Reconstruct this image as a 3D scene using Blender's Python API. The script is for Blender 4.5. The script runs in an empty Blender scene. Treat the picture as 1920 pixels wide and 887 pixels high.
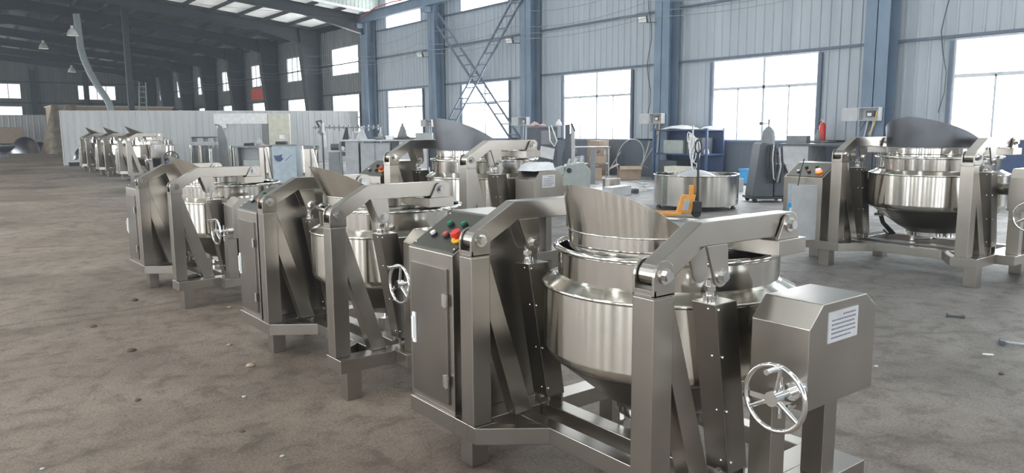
import bpy, math, random
from mathutils import Vector, Matrix
random.seed(7)
PI = math.pi
sc = bpy.context.scene
col = sc.collection

# ---------------------------------------------------------------- camera
F = 1420.0
YAW = math.radians(37.5); PITCH = math.atan(200 / F); ROLL = 0.0065
fw = Vector((math.sin(YAW) * math.cos(PITCH), math.cos(YAW) * math.cos(PITCH), -math.sin(PITCH)))
rt = Vector((math.cos(YAW), -math.sin(YAW), 0)); up = rt.cross(fw)
r2 = rt * math.cos(ROLL) - up * math.sin(ROLL); u2 = up * math.cos(ROLL) + rt * math.sin(ROLL)
cam = bpy.data.cameras.new('camera'); camo = bpy.data.objects.new('camera', cam); col.objects.link(camo)
camo.matrix_world = Matrix(((r2.x, u2.x, -fw.x, 0), (r2.y, u2.y, -fw.y, 0), (r2.z, u2.z, -fw.z, 1.65), (0, 0, 0, 1)))
cam.sensor_fit = 'HORIZONTAL'; cam.sensor_width = 36; cam.lens = F / 1920 * 36
cam.clip_start = 0.05; cam.clip_end = 400
sc.camera = camo

# ---------------------------------------------------------------- light levels
WIN = 11.0        # side windows
WIN_FAR = 2.2    # windows of the low hall
STRIP_GLOW = 6.0       # unseen glowing roof strips of the high hall, added for brightness
sc.view_settings.view_transform = 'Standard'; sc.view_settings.look = 'None'
sc.view_settings.exposure = 0.0; sc.view_settings.gamma = 1.0
sc.view_settings.use_curve_mapping = False
w = bpy.data.worlds.new('World'); sc.world = w; w.use_nodes = True
w.node_tree.nodes['Background'].inputs[0].default_value = (0.80, 0.88, 1.0, 1)
w.node_tree.nodes['Background'].inputs[1].default_value = 1.0
wv_ = w.node_tree.nodes.new('ShaderNodeVolumeScatter')      # thin dusty haze in the air
wv_.inputs['Color'].default_value = (0.80, 0.90, 1.0, 1); wv_.inputs['Density'].default_value = 0.0021; wv_.inputs['Anisotropy'].default_value = 0.3
w.node_tree.links.new(wv_.outputs[0], w.node_tree.nodes['World Output'].inputs['Volume'])
sc.cycles.use_denoising = True
sc.cycles.max_bounces = 7; sc.cycles.diffuse_bounces = 4; sc.cycles.glossy_bounces = 4
sc.cycles.caustics_reflective = False; sc.cycles.caustics_refractive = False
sc.cycles.sample_clamp_indirect = 6.0

# ---------------------------------------------------------------- materials
MATS = {}
def base_mat(name):
    m = bpy.data.materials.new(name); m.use_nodes = True
    MATS[name] = m
    nt = m.node_tree; b = nt.nodes['Principled BSDF']
    return m, nt, b
def coords(nt, scale=(1, 1, 1)):
    tc = nt.nodes.new('ShaderNodeTexCoord'); mp = nt.nodes.new('ShaderNodeMapping')
    mp.inputs['Scale'].default_value = scale
    nt.links.new(tc.outputs['Object'], mp.inputs['Vector']); return mp.outputs['Vector']
def noise(nt, vec, scale, detail=4, rough=0.55, dist=0):
    n = nt.nodes.new('ShaderNodeTexNoise'); n.inputs['Scale'].default_value = scale
    n.inputs['Detail'].default_value = detail; n.inputs['Roughness'].default_value = rough
    n.inputs['Distortion'].default_value = dist
    nt.links.new(vec, n.inputs['Vector']); return n.outputs['Fac']
def ramp(nt, fac, stops):
    r = nt.nodes.new('ShaderNodeValToRGB'); e = r.color_ramp.elements
    while len(e) < len(stops): e.new(0.5)
    for el, (p, c) in zip(e, stops): el.position = p; el.color = (*c, 1) if len(c) == 3 else c
    nt.links.new(fac, r.inputs['Fac']); return r.outputs['Color']
def bump(nt, b, h, strength, dist=0.01):
    bp = nt.nodes.new('ShaderNodeBump'); bp.inputs['Strength'].default_value = strength
    bp.inputs['Distance'].default_value = dist
    nt.links.new(h, bp.inputs['Height']); nt.links.new(bp.outputs['Normal'], b.inputs['Normal'])
def M(name, c, rough=0.5, metal=0.0, var=0.12, nscale=6.0, vscale=(1, 1, 1), bmp=0.0, rvar=0.0, spec=None):
    m, nt, b = base_mat(name)
    v = coords(nt, vscale)
    f = noise(nt, v, nscale)
    lo = tuple(max(0, x * (1 - var)) for x in c); hi = tuple(min(1, x * (1 + var)) for x in c)
    nt.links.new(ramp(nt, f, [(0.3, lo), (0.7, hi)]), b.inputs['Base Color'])
    b.inputs['Roughness'].default_value = rough; b.inputs['Metallic'].default_value = metal
    if rvar:
        r = nt.nodes.new('ShaderNodeMapRange'); r.inputs['From Min'].default_value = 0.3; r.inputs['From Max'].default_value = 0.7
        r.inputs['To Min'].default_value = rough - rvar; r.inputs['To Max'].default_value = rough + rvar
        nt.links.new(f, r.inputs['Value']); nt.links.new(r.outputs['Result'], b.inputs['Roughness'])
    if bmp: bump(nt, b, f, bmp)
    if spec is not None: b.inputs['Specular IOR Level'].default_value = spec
    return m
def E_(name, c, s):
    m, nt, b = base_mat(name)
    b.inputs['Base Color'].default_value = (0.8, 0.8, 0.8, 1)
    b.inputs['Emission Color'].default_value = (*c, 1); b.inputs['Emission Strength'].default_value = s
    return m
# brushed stainless of the frames
def steel(name, c, rough, brush, bscale, blot=0.08, rv=0.06, aniso=0.0):
    m, nt, b = base_mat(name)
    if aniso:
        b.inputs['Anisotropic'].default_value = aniso
        tg = nt.nodes.new('ShaderNodeTangent'); tg.direction_type = 'RADIAL'; tg.axis = 'Z'
        nt.links.new(tg.outputs[0], b.inputs['Tangent']); b.inputs['Anisotropic Rotation'].default_value = 0.25
    f = noise(nt, coords(nt, bscale), 1.0, 3, 0.6)
    g = noise(nt, coords(nt), 2.3, 3, 0.5)
    lo = tuple(x * (1 - blot) for x in c); hi = tuple(min(1, x * (1 + blot)) for x in c)
    nt.links.new(ramp(nt, g, [(0.3, lo), (0.7, hi)]), b.inputs['Base Color'])
    b.inputs['Metallic'].default_value = 1.0
    r = nt.nodes.new('ShaderNodeMapRange'); r.inputs['From Min'].default_value = 0.3; r.inputs['From Max'].default_value = 0.7
    r.inputs['To Min'].default_value = rough - rv; r.inputs['To Max'].default_value = rough + rv
    nt.links.new(f, r.inputs['Value']); nt.links.new(r.outputs['Result'], b.inputs['Roughness'])
    if brush: bump(nt, b, g, brush, 0.004)
steel('steel', (0.37, 0.345, 0.31), 0.29, 0.0, (90, 90, 3), 0.12, 0.012)
steel('steel_dark', (0.25, 0.23, 0.205), 0.31, 0.0, (90, 90, 3), 0.15, 0.012)
steel('panel_face', (0.15, 0.145, 0.125), 0.33, 0.0, (90, 90, 3), 0.1, 0.012)
steel('polished', (0.60, 0.58, 0.54), 0.12, 0.10, (9, 9, 0.6), 0.04, 0.02, 0.6)
steel('jacket', (0.66, 0.635, 0.58), 0.17, 0.0, (40, 40, 0.5), 0.05, 0.02, 0.93)
steel('chrome', (0.80, 0.80, 0.79), 0.10, 0.0, (1, 1, 1), 0.03, 0.02)
steel('pot_dark', (0.20, 0.21, 0.235), 0.34, 0.0, (5, 5, 5))
M('black', (0.02, 0.021, 0.024), 0.5)
M('rubber', (0.018, 0.018, 0.018), 0.7)
M('dark_grey', (0.075, 0.085, 0.10), 0.5)
M('mid_grey', (0.20, 0.21, 0.22), 0.5)
M('light_grey', (0.46, 0.47, 0.48), 0.45)
M('cabinet_grey', (0.34, 0.355, 0.37), 0.45)
M('white', (0.78, 0.78, 0.77), 0.45)
M('cream', (0.62, 0.60, 0.50), 0.5)
M('red', (0.62, 0.035, 0.02), 0.35)
M('banner_red', (0.60, 0.07, 0.03), 0.6)
M('yellow', (0.85, 0.52, 0.03), 0.4)
M('orange', (0.80, 0.36, 0.06), 0.45)
M('green', (0.01, 0.16, 0.08), 0.35)
M('blue', (0.03, 0.30, 0.62), 0.4)
M('navy', (0.04, 0.075, 0.17), 0.5)
M('pale_blue', (0.36, 0.43, 0.48), 0.45)
M('sage', (0.33, 0.37, 0.35), 0.45)
M('cardboard', (0.43, 0.33, 0.24), 0.8)
M('plastic_sheet', (0.75, 0.76, 0.78), 0.3)
M('col_blue', (0.15, 0.21, 0.285), 0.5, var=0.15, nscale=1.2)
M('girt', (0.10, 0.13, 0.18), 0.5)
M('win_frame', (0.55, 0.58, 0.61), 0.4)
M('rafter', (0.012, 0.017, 0.021), 0.55, var=0.2)
M('purlin', (0.018, 0.024, 0.026), 0.6)
M('lamp_metal', (0.62, 0.62, 0.58), 0.35)
M('tarp', (0.36, 0.31, 0.23), 0.8, var=0.4, nscale=3.0, bmp=0.8)
M('duct', (0.33, 0.38, 0.40), 0.5)
M('cable', (0.55, 0.57, 0.60), 0.5)
M('pink', (0.55, 0.33, 0.33), 0.6)
M('copper_red', (0.45, 0.10, 0.07), 0.4)
M('soil', (0.12, 0.09, 0.07), 0.9)
M('nameplate', (0.62, 0.63, 0.65), 0.35, metal=0.4)
M('ink', (0.10, 0.10, 0.16), 0.5)
M('roof_sheet', (0.42, 0.45, 0.43), 0.35, var=0.12, nscale=1.5, bmp=0.3, metal=0.35)
M('roof_low', (0.80, 0.81, 0.80), 0.35, var=0.12, nscale=2.5, bmp=0.6)
M('roof_shaded', (0.045, 0.058, 0.055), 0.45, var=0.4, nscale=2.0, metal=0.3)  # shade of the far bays put into the sheet colour
M('gable_green', (0.42, 0.47, 0.44), 0.5)
E_('window_glow', (0.94, 0.975, 1.0), WIN)
E_('window_glow_far', (0.95, 0.98, 1.0), WIN_FAR)
E_('roof_strip_glow', (0.92, 0.97, 1.0), STRIP_GLOW)
E_('roof_sheet_glow', (.90, .95, .92), .55)
_nt = MATS['roof_sheet_glow'].node_tree; _b = _nt.nodes['Principled BSDF']      # uneven glow added to brighten the first bay's roof sheets
_nt.links.new(ramp(_nt, noise(_nt, coords(_nt, (1, .5, 1)), 1.6, 5, .65), [(.3, (.30, .33, .32)), (.55, (.55, .58, .56)), (.75, (1, 1, 1))]), _b.inputs['Emission Color'])
E_('bulb_glow', (1, .98, .92), 4)
E_('e_stop_lamp', (1.0, 0.08, 0.03), 1.5)
# corrugated sheet, blue grey, weather streaked
def sheet_mat(name, a, b_):
    m, nt, b = base_mat(name)
    v = coords(nt, (1, 1, 0.12)); f = noise(nt, v, 2.2, 5, 0.6)
    nt.links.new(ramp(nt, f, [(0.3, a), (0.7, b_)]), b.inputs['Base Color'])
    b.inputs['Roughness'].default_value = 0.45
    g = noise(nt, coords(nt, (1, 1, 1)), 1.4, 2); bump(nt, b, g, 0.3, 0.03)
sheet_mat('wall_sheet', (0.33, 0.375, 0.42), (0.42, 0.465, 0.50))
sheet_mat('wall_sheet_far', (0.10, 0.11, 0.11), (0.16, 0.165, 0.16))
sheet_mat('partition', (0.47, 0.49, 0.50), (0.56, 0.58, 0.585))
sheet_mat('wainscot', (0.085, 0.105, 0.135), (0.14, 0.165, 0.20))
def floor_mat():
    m, nt, b = base_mat('floor')
    v = coords(nt)
    n1 = noise(nt, v, 0.55, 6, 0.6, 0.6); n2 = noise(nt, v, 5.0, 8, 0.7, 0.4); n3 = noise(nt, v, 60.0, 5, 0.7)
    c1 = ramp(nt, n1, [(0.30, (0.215, 0.162, 0.124)), (0.52, (0.335, 0.265, 0.212)), (0.72, (0.44, 0.362, 0.295))])
    c2 = ramp(nt, n2, [(0.36, (0.45, 0.42, 0.39)), (0.5, (0.86, 0.85, 0.84)), (0.66, (1, 1, 1))])
    c3 = ramp(nt, n3, [(0.38, (0.55, 0.52, 0.50)), (0.55, (1, 1, 1))])
    def mul(a, c, f=1.0):
        x = nt.nodes.new('ShaderNodeMix'); x.data_type = 'RGBA'; x.blend_type = 'MULTIPLY'; x.inputs[0].default_value = f
        nt.links.new(a, x.inputs[6]); nt.links.new(c, x.inputs[7]); return x.outputs[2]
    # concrete greyer towards the window wall (x), brown trodden dirt in the aisle
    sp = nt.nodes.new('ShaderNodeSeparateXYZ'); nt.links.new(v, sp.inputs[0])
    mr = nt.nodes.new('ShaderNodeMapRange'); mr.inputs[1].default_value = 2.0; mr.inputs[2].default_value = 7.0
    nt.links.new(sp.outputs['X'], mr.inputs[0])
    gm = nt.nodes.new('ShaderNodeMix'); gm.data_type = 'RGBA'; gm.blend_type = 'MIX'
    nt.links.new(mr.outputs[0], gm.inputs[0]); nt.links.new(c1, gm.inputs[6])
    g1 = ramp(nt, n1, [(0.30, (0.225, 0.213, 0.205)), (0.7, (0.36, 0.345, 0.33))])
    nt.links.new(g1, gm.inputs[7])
    # cracks / slab joints
    vo = nt.nodes.new('ShaderNodeTexVoronoi'); vo.feature = 'DISTANCE_TO_EDGE'; vo.inputs['Scale'].default_value = 0.22
    wv = nt.nodes.new('ShaderNodeVectorMath'); wv.operation = 'ADD'
    nn = nt.nodes.new('ShaderNodeTexNoise'); nn.inputs['Scale'].default_value = 2.0; nn.inputs['Detail'].default_value = 5
    nt.links.new(v, nn.inputs['Vector'])
    sc_ = nt.nodes.new('ShaderNodeVectorMath'); sc_.operation = 'SCALE'; sc_.inputs['Scale'].default_value = 0.35
    nt.links.new(nn.outputs['Color'], sc_.inputs[0]); nt.links.new(v, wv.inputs[0]); nt.links.new(sc_.outputs[0], wv.inputs[1])
    nt.links.new(wv.outputs[0], vo.inputs['Vector'])
    cr = ramp(nt, vo.outputs['Distance'], [(0.0, (0.62, 0.58, 0.55)), (0.006, (0.85, 0.84, 0.83)), (0.014, (1, 1, 1))])
    mr2 = nt.nodes.new('ShaderNodeMapRange'); mr2.inputs[1].default_value = 8.5; mr2.inputs[2].default_value = 15.0  # window glare and direct light put into the colour as paler floor
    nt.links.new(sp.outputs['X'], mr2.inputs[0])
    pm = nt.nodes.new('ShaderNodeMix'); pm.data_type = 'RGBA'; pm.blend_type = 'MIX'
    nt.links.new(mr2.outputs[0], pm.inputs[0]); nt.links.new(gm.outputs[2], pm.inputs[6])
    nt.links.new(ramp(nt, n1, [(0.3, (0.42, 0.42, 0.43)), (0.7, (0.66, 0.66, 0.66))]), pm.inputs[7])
    mr3 = nt.nodes.new('ShaderNodeMapRange'); mr3.inputs[1].default_value = 40.0; mr3.inputs[2].default_value = 48.0  # daylight on the far floor put into the colour, pale and sandy
    nt.links.new(sp.outputs['Y'], mr3.inputs[0])
    pm3 = nt.nodes.new('ShaderNodeMix'); pm3.data_type = 'RGBA'; pm3.blend_type = 'MIX'
    nt.links.new(mr3.outputs[0], pm3.inputs[0]); nt.links.new(pm.outputs[2], pm3.inputs[6])
    nt.links.new(ramp(nt, n1, [(0.3, (0.52, 0.43, 0.33)), (0.7, (0.78, 0.67, 0.54))]), pm3.inputs[7])
    dk = ramp(nt, noise(nt, v, 0.33, 4, 0.6, 1.2), [(0.34, (0.50, 0.50, 0.46)), (0.46, (0.92, 0.92, 0.9)), (0.6, (1, 1, 1))])
    gm_ = mul(pm3.outputs[2], dk, 0.9)
    out = mul(mul(mul(gm_, c2, 0.85), c3, 0.8), cr, 0.9)
    nt.links.new(out, b.inputs['Base Color'])
    b.inputs['Roughness'].default_value = 0.58
    ad = nt.nodes.new('ShaderNodeMath'); ad.operation = 'ADD'
    m1 = nt.nodes.new('ShaderNodeMath'); m1.operation = 'MULTIPLY'; m1.inputs[1].default_value = 0.35
    nt.links.new(n3, m1.inputs[0]); nt.links.new(n2, ad.inputs[0]); nt.links.new(m1.outputs[0], ad.inputs[1])
    bump(nt, b, ad.outputs[0], 0.55, 0.03)
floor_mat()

# ---------------------------------------------------------------- mesh helpers
class MB:
    def __init__(s, sc_=(1, 1, 1)):
        s.v = []; s.f = []; s.sm = []; s.s = sc_
    def add(s, verts, faces, smooth=False):
        o = len(s.v); s.v += [tuple(p) for p in verts]
        for f in faces: s.f.append([i + o for i in f]); s.sm.append(smooth)
        return s
    def box(s, x0, x1, y0, y1, z0, z1):
        vs = [(x, y, z) for z in (z0, z1) for y in (y0, y1) for x in (x0, x1)]
        return s.add(vs, [(0, 2, 3, 1), (4, 5, 7, 6), (0, 1, 5, 4), (2, 6, 7, 3), (0, 4, 6, 2), (1, 3, 7, 5)])
    def cbox(s, c, d, rz=0, ry=0, rx=0):
        m = Matrix.Translation(c) @ Matrix.Rotation(rz, 4, 'Z') @ Matrix.Rotation(ry, 4, 'Y') @ Matrix.Rotation(rx, 4, 'X')
        vs = [m @ Vector((x * d[0] / 2, y * d[1] / 2, z * d[2] / 2)) for z in (-1, 1) for y in (-1, 1) for x in (-1, 1)]
        return s.add(vs, [(0, 2, 3, 1), (4, 5, 7, 6), (0, 1, 5, 4), (2, 6, 7, 3), (0, 4, 6, 2), (1, 3, 7, 5)])
    def prism(s, poly, axis, a, b, smooth_side=False):
        # poly: 2d points; axis 'y': (x,z) ; 'z': (x,y) ; 'x': (y,z)
        def mk(p, t):
            if axis == 'y': return (p[0], t, p[1])
            if axis == 'z': return (p[0], p[1], t)
            return (t, p[0], p[1])
        n = len(poly); ar = sum(poly[i][0] * poly[(i + 1) % n][1] - poly[(i + 1) % n][0] * poly[i][1] for i in range(n))
        pl = list(poly) if ar > 0 else list(poly)[::-1]
        vs = [mk(p, a) for p in pl] + [mk(p, b) for p in pl]
        fl = (axis == 'y')
        lo = list(range(n)); hi = [i + n for i in range(n)]
        if fl: caps = [lo, hi[::-1]]; side = [(i, i + n, (i + 1) % n + n, (i + 1) % n) for i in range(n)]
        else: caps = [lo[::-1], hi]; side = [(i, (i + 1) % n, (i + 1) % n + n, i + n) for i in range(n)]
        return s.add(vs, caps + side)
    def cyl(s, p, q, r, n=16, r_end=None, cap=True):
        p = Vector(p); q = Vector(q); d = (q - p).normalized(); r_end = r if r_end is None else r_end
        a = d.orthogonal().normalized(); b = d.cross(a)
        vs = []
        for c, rr in ((p, r), (q, r_end)):
            for i in range(n):
                t = 2 * PI * i / n; vs.append(c + (a * math.cos(t) + b * math.sin(t)) * rr)
        s.add(vs, [(i, (i + 1) % n, (i + 1) % n + n, i + n) for i in range(n)], n > 6)
        if cap:
            s.add(vs[:n], [tuple(range(n))[::-1]]); s.add(vs[n:], [tuple(range(n))])
        return s
    def tube(s, pts, r, n=8, closed=False):
        pts = [Vector(p) for p in pts]; N = len(pts); vs = []; a = None
        for i, p in enumerate(pts):
            if closed: t = (pts[(i + 1) % N] - pts[i - 1])
            else: t = pts[min(i + 1, N - 1)] - pts[max(i - 1, 0)]
            t.normalize()
            if a is None: a = t.orthogonal().normalized()
            else: a = (a - t * a.dot(t)).normalized()
            b = t.cross(a)
            for k in range(n):
                th = 2 * PI * k / n; vs.append(p + (a * math.cos(th) + b * math.sin(th)) * r)
        fs = []
        for i in range(N if closed else N - 1):
            j = (i + 1) % N
            for k in range(n): fs.append((i * n + k, i * n + (k + 1) % n, j * n + (k + 1) % n, j * n + k))
        s.add(vs, fs, True)
        if not closed:
            s.add(vs[:n], [tuple(range(n))[::-1]]); s.add(vs[-n:], [tuple(range(n))])
        return s
    def lathe(s, prof, c=(0, 0, 0), n=48, a0=0, a1=2 * PI):
        full = abs(a1 - a0 - 2 * PI) < 1e-6; m = n if full else n + 1; vs = []
        for r, z in prof:
            for i in range(m):
                t = a0 + (a1 - a0) * i / n
                vs.append((c[0] + r * math.cos(t), c[1] + r * math.sin(t), c[2] + z))
        # separate the profile where it turns sharply so that creases stay crisp
        for k in range(len(prof) - 1):
            fs = []
            for i in range(n):
                j = (i + 1) % m
                fs.append((k * m + i, k * m + j, (k + 1) * m + j, (k + 1) * m + i))
            o = len(s.v)
            s.v += [tuple(p) for p in vs[k * m:(k + 2) * m]]
            for f in fs: s.f.append([i - k * m + o for i in f]); s.sm.append(True)
        return s
    def dome(s, c, r, h, n=32, m=8, up_=1):
        prof = [(r * math.cos(PI / 2 * k / m), up_ * h * math.sin(PI / 2 * k / m)) for k in range(m + 1)]
        return s.slathe(prof, c, n)
    def slathe(s, prof, c=(0, 0, 0), n=48):   # smooth all along the profile
        vs = []
        for r, z in prof:
            for i in range(n):
                t = 2 * PI * i / n; vs.append((c[0] + r * math.cos(t), c[1] + r * math.sin(t), c[2] + z))
        fs = [(k * n + i, k * n + (i + 1) % n, (k + 1) * n + (i + 1) % n, (k + 1) * n + i) for k in range(len(prof) - 1) for i in range(n)]
        return s.add(vs, fs, True)
    def ball(s, c, r, n=10, m=6):
        prof = [(max(1e-4, r * math.sin(PI * k / m)), -r * math.cos(PI * k / m)) for k in range(m + 1)]
        return s.slathe(prof, c, n)
    def build(s, name, mat, parent=None, bevel=0.0, solid=0.0):
        me = bpy.data.meshes.new(name)
        S = s.s
        me.from_pydata([(p[0] * S[0], p[1] * S[1], p[2] * S[2]) for p in s.v], [], s.f)
        me.polygons.foreach_set('use_smooth', s.sm)
        me.materials.append(MATS[mat]); me.update()
        o = bpy.data.objects.new(name, me); col.objects.link(o)
        if parent is not None: o.parent = parent
        if solid:
            md = o.modifiers.new('solid', 'SOLIDIFY'); md.thickness = solid; md.offset = 0
        if solid:
            md = o.modifiers.new('split', 'EDGE_SPLIT'); md.split_angle = math.radians(45)
        if bevel:
            md = o.modifiers.new('bevel', 'BEVEL'); md.width = bevel; md.segments = 2; md.limit_method = 'ANGLE'; md.angle_limit = math.radians(40)
        return o
def tag(o, label, cat, group=None):
    o['label'] = label; o['category'] = cat
    if group: o['group'] = group
    return o
def empty(name, loc, label, cat, group=None, rz=0):
    o = bpy.data.objects.new(name, None); col.objects.link(o); o.location = loc; o.rotation_euler = (0, 0, rz)
    o.empty_display_size = 0.2
    return tag(o, label, cat, group)
def struct(o): o['kind'] = 'structure'; return o
def stuff(o, label, cat, group=None): tag(o, label, cat, group); o['kind'] = 'stuff'; return o
def copy_tree(o, parent=None):
    c = o.copy(); col.objects.link(c)
    if parent is not None: c.parent = parent
    for ch in o.children: copy_tree(ch, c)
    return c
def arc(cx, cz, r, a0, a1, n=8):
    return [(cx + r * math.cos(math.radians(a0 + (a1 - a0) * i / n)), cz + r * math.sin(math.radians(a0 + (a1 - a0) * i / n))) for i in range(n + 1)]

# ================================================================ THE BUILDING
WX = 20.0                       # window wall
COLS = [-11.41, -4.28, 2.85, 9.98, 17.11, 24.24, 31.37, 38.35, 45.6, 52.7, 59.85, 67.0, 74.1, 81.2, 88.3]
GY = 92.5; LX = -10.0; BY = -13.0
SILL, HEAD = 1.31, 3.72
JOIN = 37.6                     # high hall ends, low hall begins
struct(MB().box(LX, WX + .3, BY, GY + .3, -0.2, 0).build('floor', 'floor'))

def ribbed(mb, fixed, along, a0, a1, z0, z1, depth, pitch=0.30, rib=0.045):
    # vertical trapezoid ribs; along 'y' -> plane x=fixed ; 'x' -> plane y=fixed ; ribs stand out by depth
    pts = []; k = math.floor(a0 / pitch)
    t = k * pitch
    while t < a1:
        for d, off in ((0, 0), (pitch - rib * 2, 0), (pitch - rib * 1.6, depth), (pitch - rib * .6, depth), (pitch - rib * .2, 0)):
            q = t + d
            if a0 < q < a1: pts.append((q, off))
        t += pitch
    pts = [(a0, 0)] + pts + [(a1, 0)]
    vs = []
    for q, off in pts:
        for z in (z0, z1):
            vs.append((fixed + off, q, z) if along == 'y' else (q, fixed + off, z))
    mb.add(vs, [(2 * i, 2 * i + 2, 2 * i + 3, 2 * i + 1) for i in range(len(pts) - 1)])

win_n = [0]
def window(fixed, along, a0, a1, z0, z1, glow, transom=None, mull=(), lower_mull=(), inward=-1, fr=0.05):
    """frame bars and one bright pane set in the wall"""
    win_n[0] += 1
    f = MB()
    def bar(u0, u1, w0, w1):
        d0, d1 = fixed + inward * 0.06, fixed + 0.02 * -inward
        lo, hi = min(d0, d1), max(d0, d1)
        if along == 'y': f.box(lo, hi, u0, u1, w0, w1)
        else: f.box(u0, u1, lo, hi, w0, w1)
    bar(a0 - fr, a0, z0 - fr, z1 + fr); bar(a1, a1 + fr, z0 - fr, z1 + fr)
    bar(a0, a1, z0 - fr, z0); bar(a0, a1, z1, z1 + fr)
    if transom: bar(a0, a1, transom - .045, transom + .045)
    for m_ in mull: bar(m_ - .04, m_ + .04, z0, z1)
    for m_ in lower_mull: bar(m_ - .025, m_ + .025, z0, transom)
    o = struct(f.build('window_%d' % win_n[0], 'win_frame'))
    p = MB(); e = fixed - inward * 0.03
    if along == 'y': p.box(min(e, e - inward * .02), max(e, e - inward * .02), a0, a1, z0, z1)
    else: p.box(a0, a1, min(e, e - inward * .02), max(e, e - inward * .02), z0, z1)
    p.build('pane', glow, o)
    return o

# ---- right (window) wall
wr = MB(); wrf = MB(); ws = MB(); seams = MB(); seamf = MB()
bays = list(zip(COLS[:-1], COLS[1:])) + [(COLS[-1], GY)]
for c0, c1 in bays:
    far = c0 > JOIN
    mb = wrf if far else wr
    a, b = c0 + 1.95, c0 + 5.45
    top = 7.6 if far else 10.9
    if c0 > 85:
        ribbed(mb, WX, 'y', c0, c1, SILL, top, -0.03); ws.box(WX - .12, WX + .1, c0, c1, 0, SILL); continue
    ribbed(mb, WX, 'y', c0, a, SILL, HEAD + .05, -0.03); ribbed(mb, WX, 'y', b, c1, SILL, HEAD + .05, -0.03)
    if far:
        u0, u1 = 4.98, 6.47; ua, ub = a + .0, b - .1
        ribbed(mb, WX, 'y', c0, c1, HEAD + .05, u0, -0.03); ribbed(mb, WX, 'y', c0, ua, u0, u1, -0.03)
        ribbed(mb, WX, 'y', ub, c1, u0, u1, -0.03); ribbed(mb, WX, 'y', c0, c1, u1, top, -0.03)
        n = 0 if c0 < 40 else 3
        window(WX, 'y', ua, ub, u0, u1, 'window_glow_far' if c0 > 45 else 'window_glow', mull=[ua + (ub - ua) * (k + 1) / (n + 1) for k in range(n)])
        window(WX, 'y', a, b, SILL, HEAD, 'window_glow_far' if c0 > 45 else 'window_glow', transom=2.42 if c0 < 40 else None)
    else:
        ribbed(mb, WX, 'y', c0, c1, HEAD + .05, 7.03, -0.03)
        ribbed(mb, WX, 'y', c0, a, 7.03, 8.8, -0.03); ribbed(mb, WX, 'y', b, c1, 7.03, 8.8, -0.03); ribbed(mb, WX, 'y', c0, c1, 8.8, top, -0.03)
        m_ = (a + b) / 2 - .05
        window(WX, 'y', a, b, 7.03, 8.8, 'window_glow')
        window(WX, 'y', a, b, SILL, HEAD, 'window_glow', transom=2.87, mull=[m_], lower_mull=[(a + m_) / 2, (m_ + b) / 2] if c0 < 20 else [])
    ws.box(WX - .14, WX + .1, c0, c1, 0, SILL - .05)
    sm = seamf if far else seams
    for z in (HEAD + .1, 5.56) + (() if far else (6.98,)):
        sm.box(WX - .09, WX - .03, c0, c1, z - .035, z + .035)
    sm.box(WX - .2, WX, a - .1, b + .1, SILL - .1, SILL - .03)
    for q in (a - .1, b + .1):
        sm.box(WX - .10, WX - .03, q - .05, q + .05, SILL, HEAD)
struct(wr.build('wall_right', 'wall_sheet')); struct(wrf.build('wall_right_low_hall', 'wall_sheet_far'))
struct(ws.build('wall_right_base', 'wainscot')); struct(seams.build('trim_1', 'girt')); struct(seamf.build('trim_2', 'rafter'))

# ---- gable (far), left, back walls
g = MB()
GWIN = [(-8.5, -5.5), (-2, 1.8), (4.0, 8.1), (13.3, 16.8)]
ribbed(g, GY, 'x', LX, WX, 0, 3.0, -0.04); ribbed(g, GY, 'x', LX, WX, 4.3, 5.15, -0.04); ribbed(g, GY, 'x', LX, WX, 6.55, 10, -0.04)
for z0, z1 in ((3.0, 4.3), (5.15, 6.55)):
    cur = LX
    for a, b in GWIN:
        if z0 < 4 and a > 10: continue
        ribbed(g, GY, 'x', cur, a, z0, z1, -0.04); cur = b
    ribbed(g, GY, 'x', cur, WX, z0, z1, -0.04)
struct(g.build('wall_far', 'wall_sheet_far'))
for a, b in GWIN:
    window(GY, 'x', a, b, 5.15, 6.55, 'window_glow_far', mull=[a + (b - a) * k / 4 for k in (1, 2, 3)])
    if a < 10: window(GY, 'x', a, b, 3.0, 4.3, 'window_glow_far', mull=[a + (b - a) * k / 2 for k in (1,)])
fl = MB()
for x in (-9, -2.5, 9.2, 14): fl.box(x - .25, x + .25, GY - .5, GY - .1, 0, 8)
for z in (2.9, 4.7, 6.8): fl.box(LX, WX, GY - .16, GY - .05, z - .05, z + .05)
struct(fl.build('trim_3', 'rafter'))
wl = MB(); wlf = MB()
for i, (c0, c1) in enumerate(bays):
    far = c0 > JOIN; mb = wlf if far else wl
    cur = c0
    ribbed(mb, LX, 'y', c0, c1, 0, .6, 0.03)
    for q in ((c0 + .5,) if 50 < c0 < 80 else (c0 + .9, c0 + 3.3, c0 + 5.5)):  # unseen panes: narrow ones shaped for stripe reflections, wide ones to light the far floor
        e = min(q + (6.2 if 50 < c0 < 80 else 1.15), GY - .2)
        ribbed(mb, LX, 'y', cur, q, .6, 4.4, 0.03); cur = e
        if far and not 50 < c0 < 90: ribbed(mb, LX, 'y', q, e, .6, 4.4, 0.03); continue
        window(LX, 'y', q, e, .6, 4.4, 'window_glow', transom=3.2, inward=1)
    ribbed(mb, LX, 'y', cur, c1, .6, 4.4, 0.03)
    a, b = c0 + 1.6, c0 + 5.6
    if far: ribbed(mb, LX, 'y', c0, c1, 4.4, 9.0, 0.03)
    else:
        ribbed(mb, LX, 'y', c0, c1, 4.4, 7.0, 0.03)
        ribbed(mb, LX, 'y', c0, a, 7.0, 8.8, 0.03); ribbed(mb, LX, 'y', b, c1, 7.0, 8.8, 0.03); ribbed(mb, LX, 'y', c0, c1, 8.8, 11, 0.03)
        window(LX, 'y', a, b, 7.0, 8.8, 'window_glow', inward=1)
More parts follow.
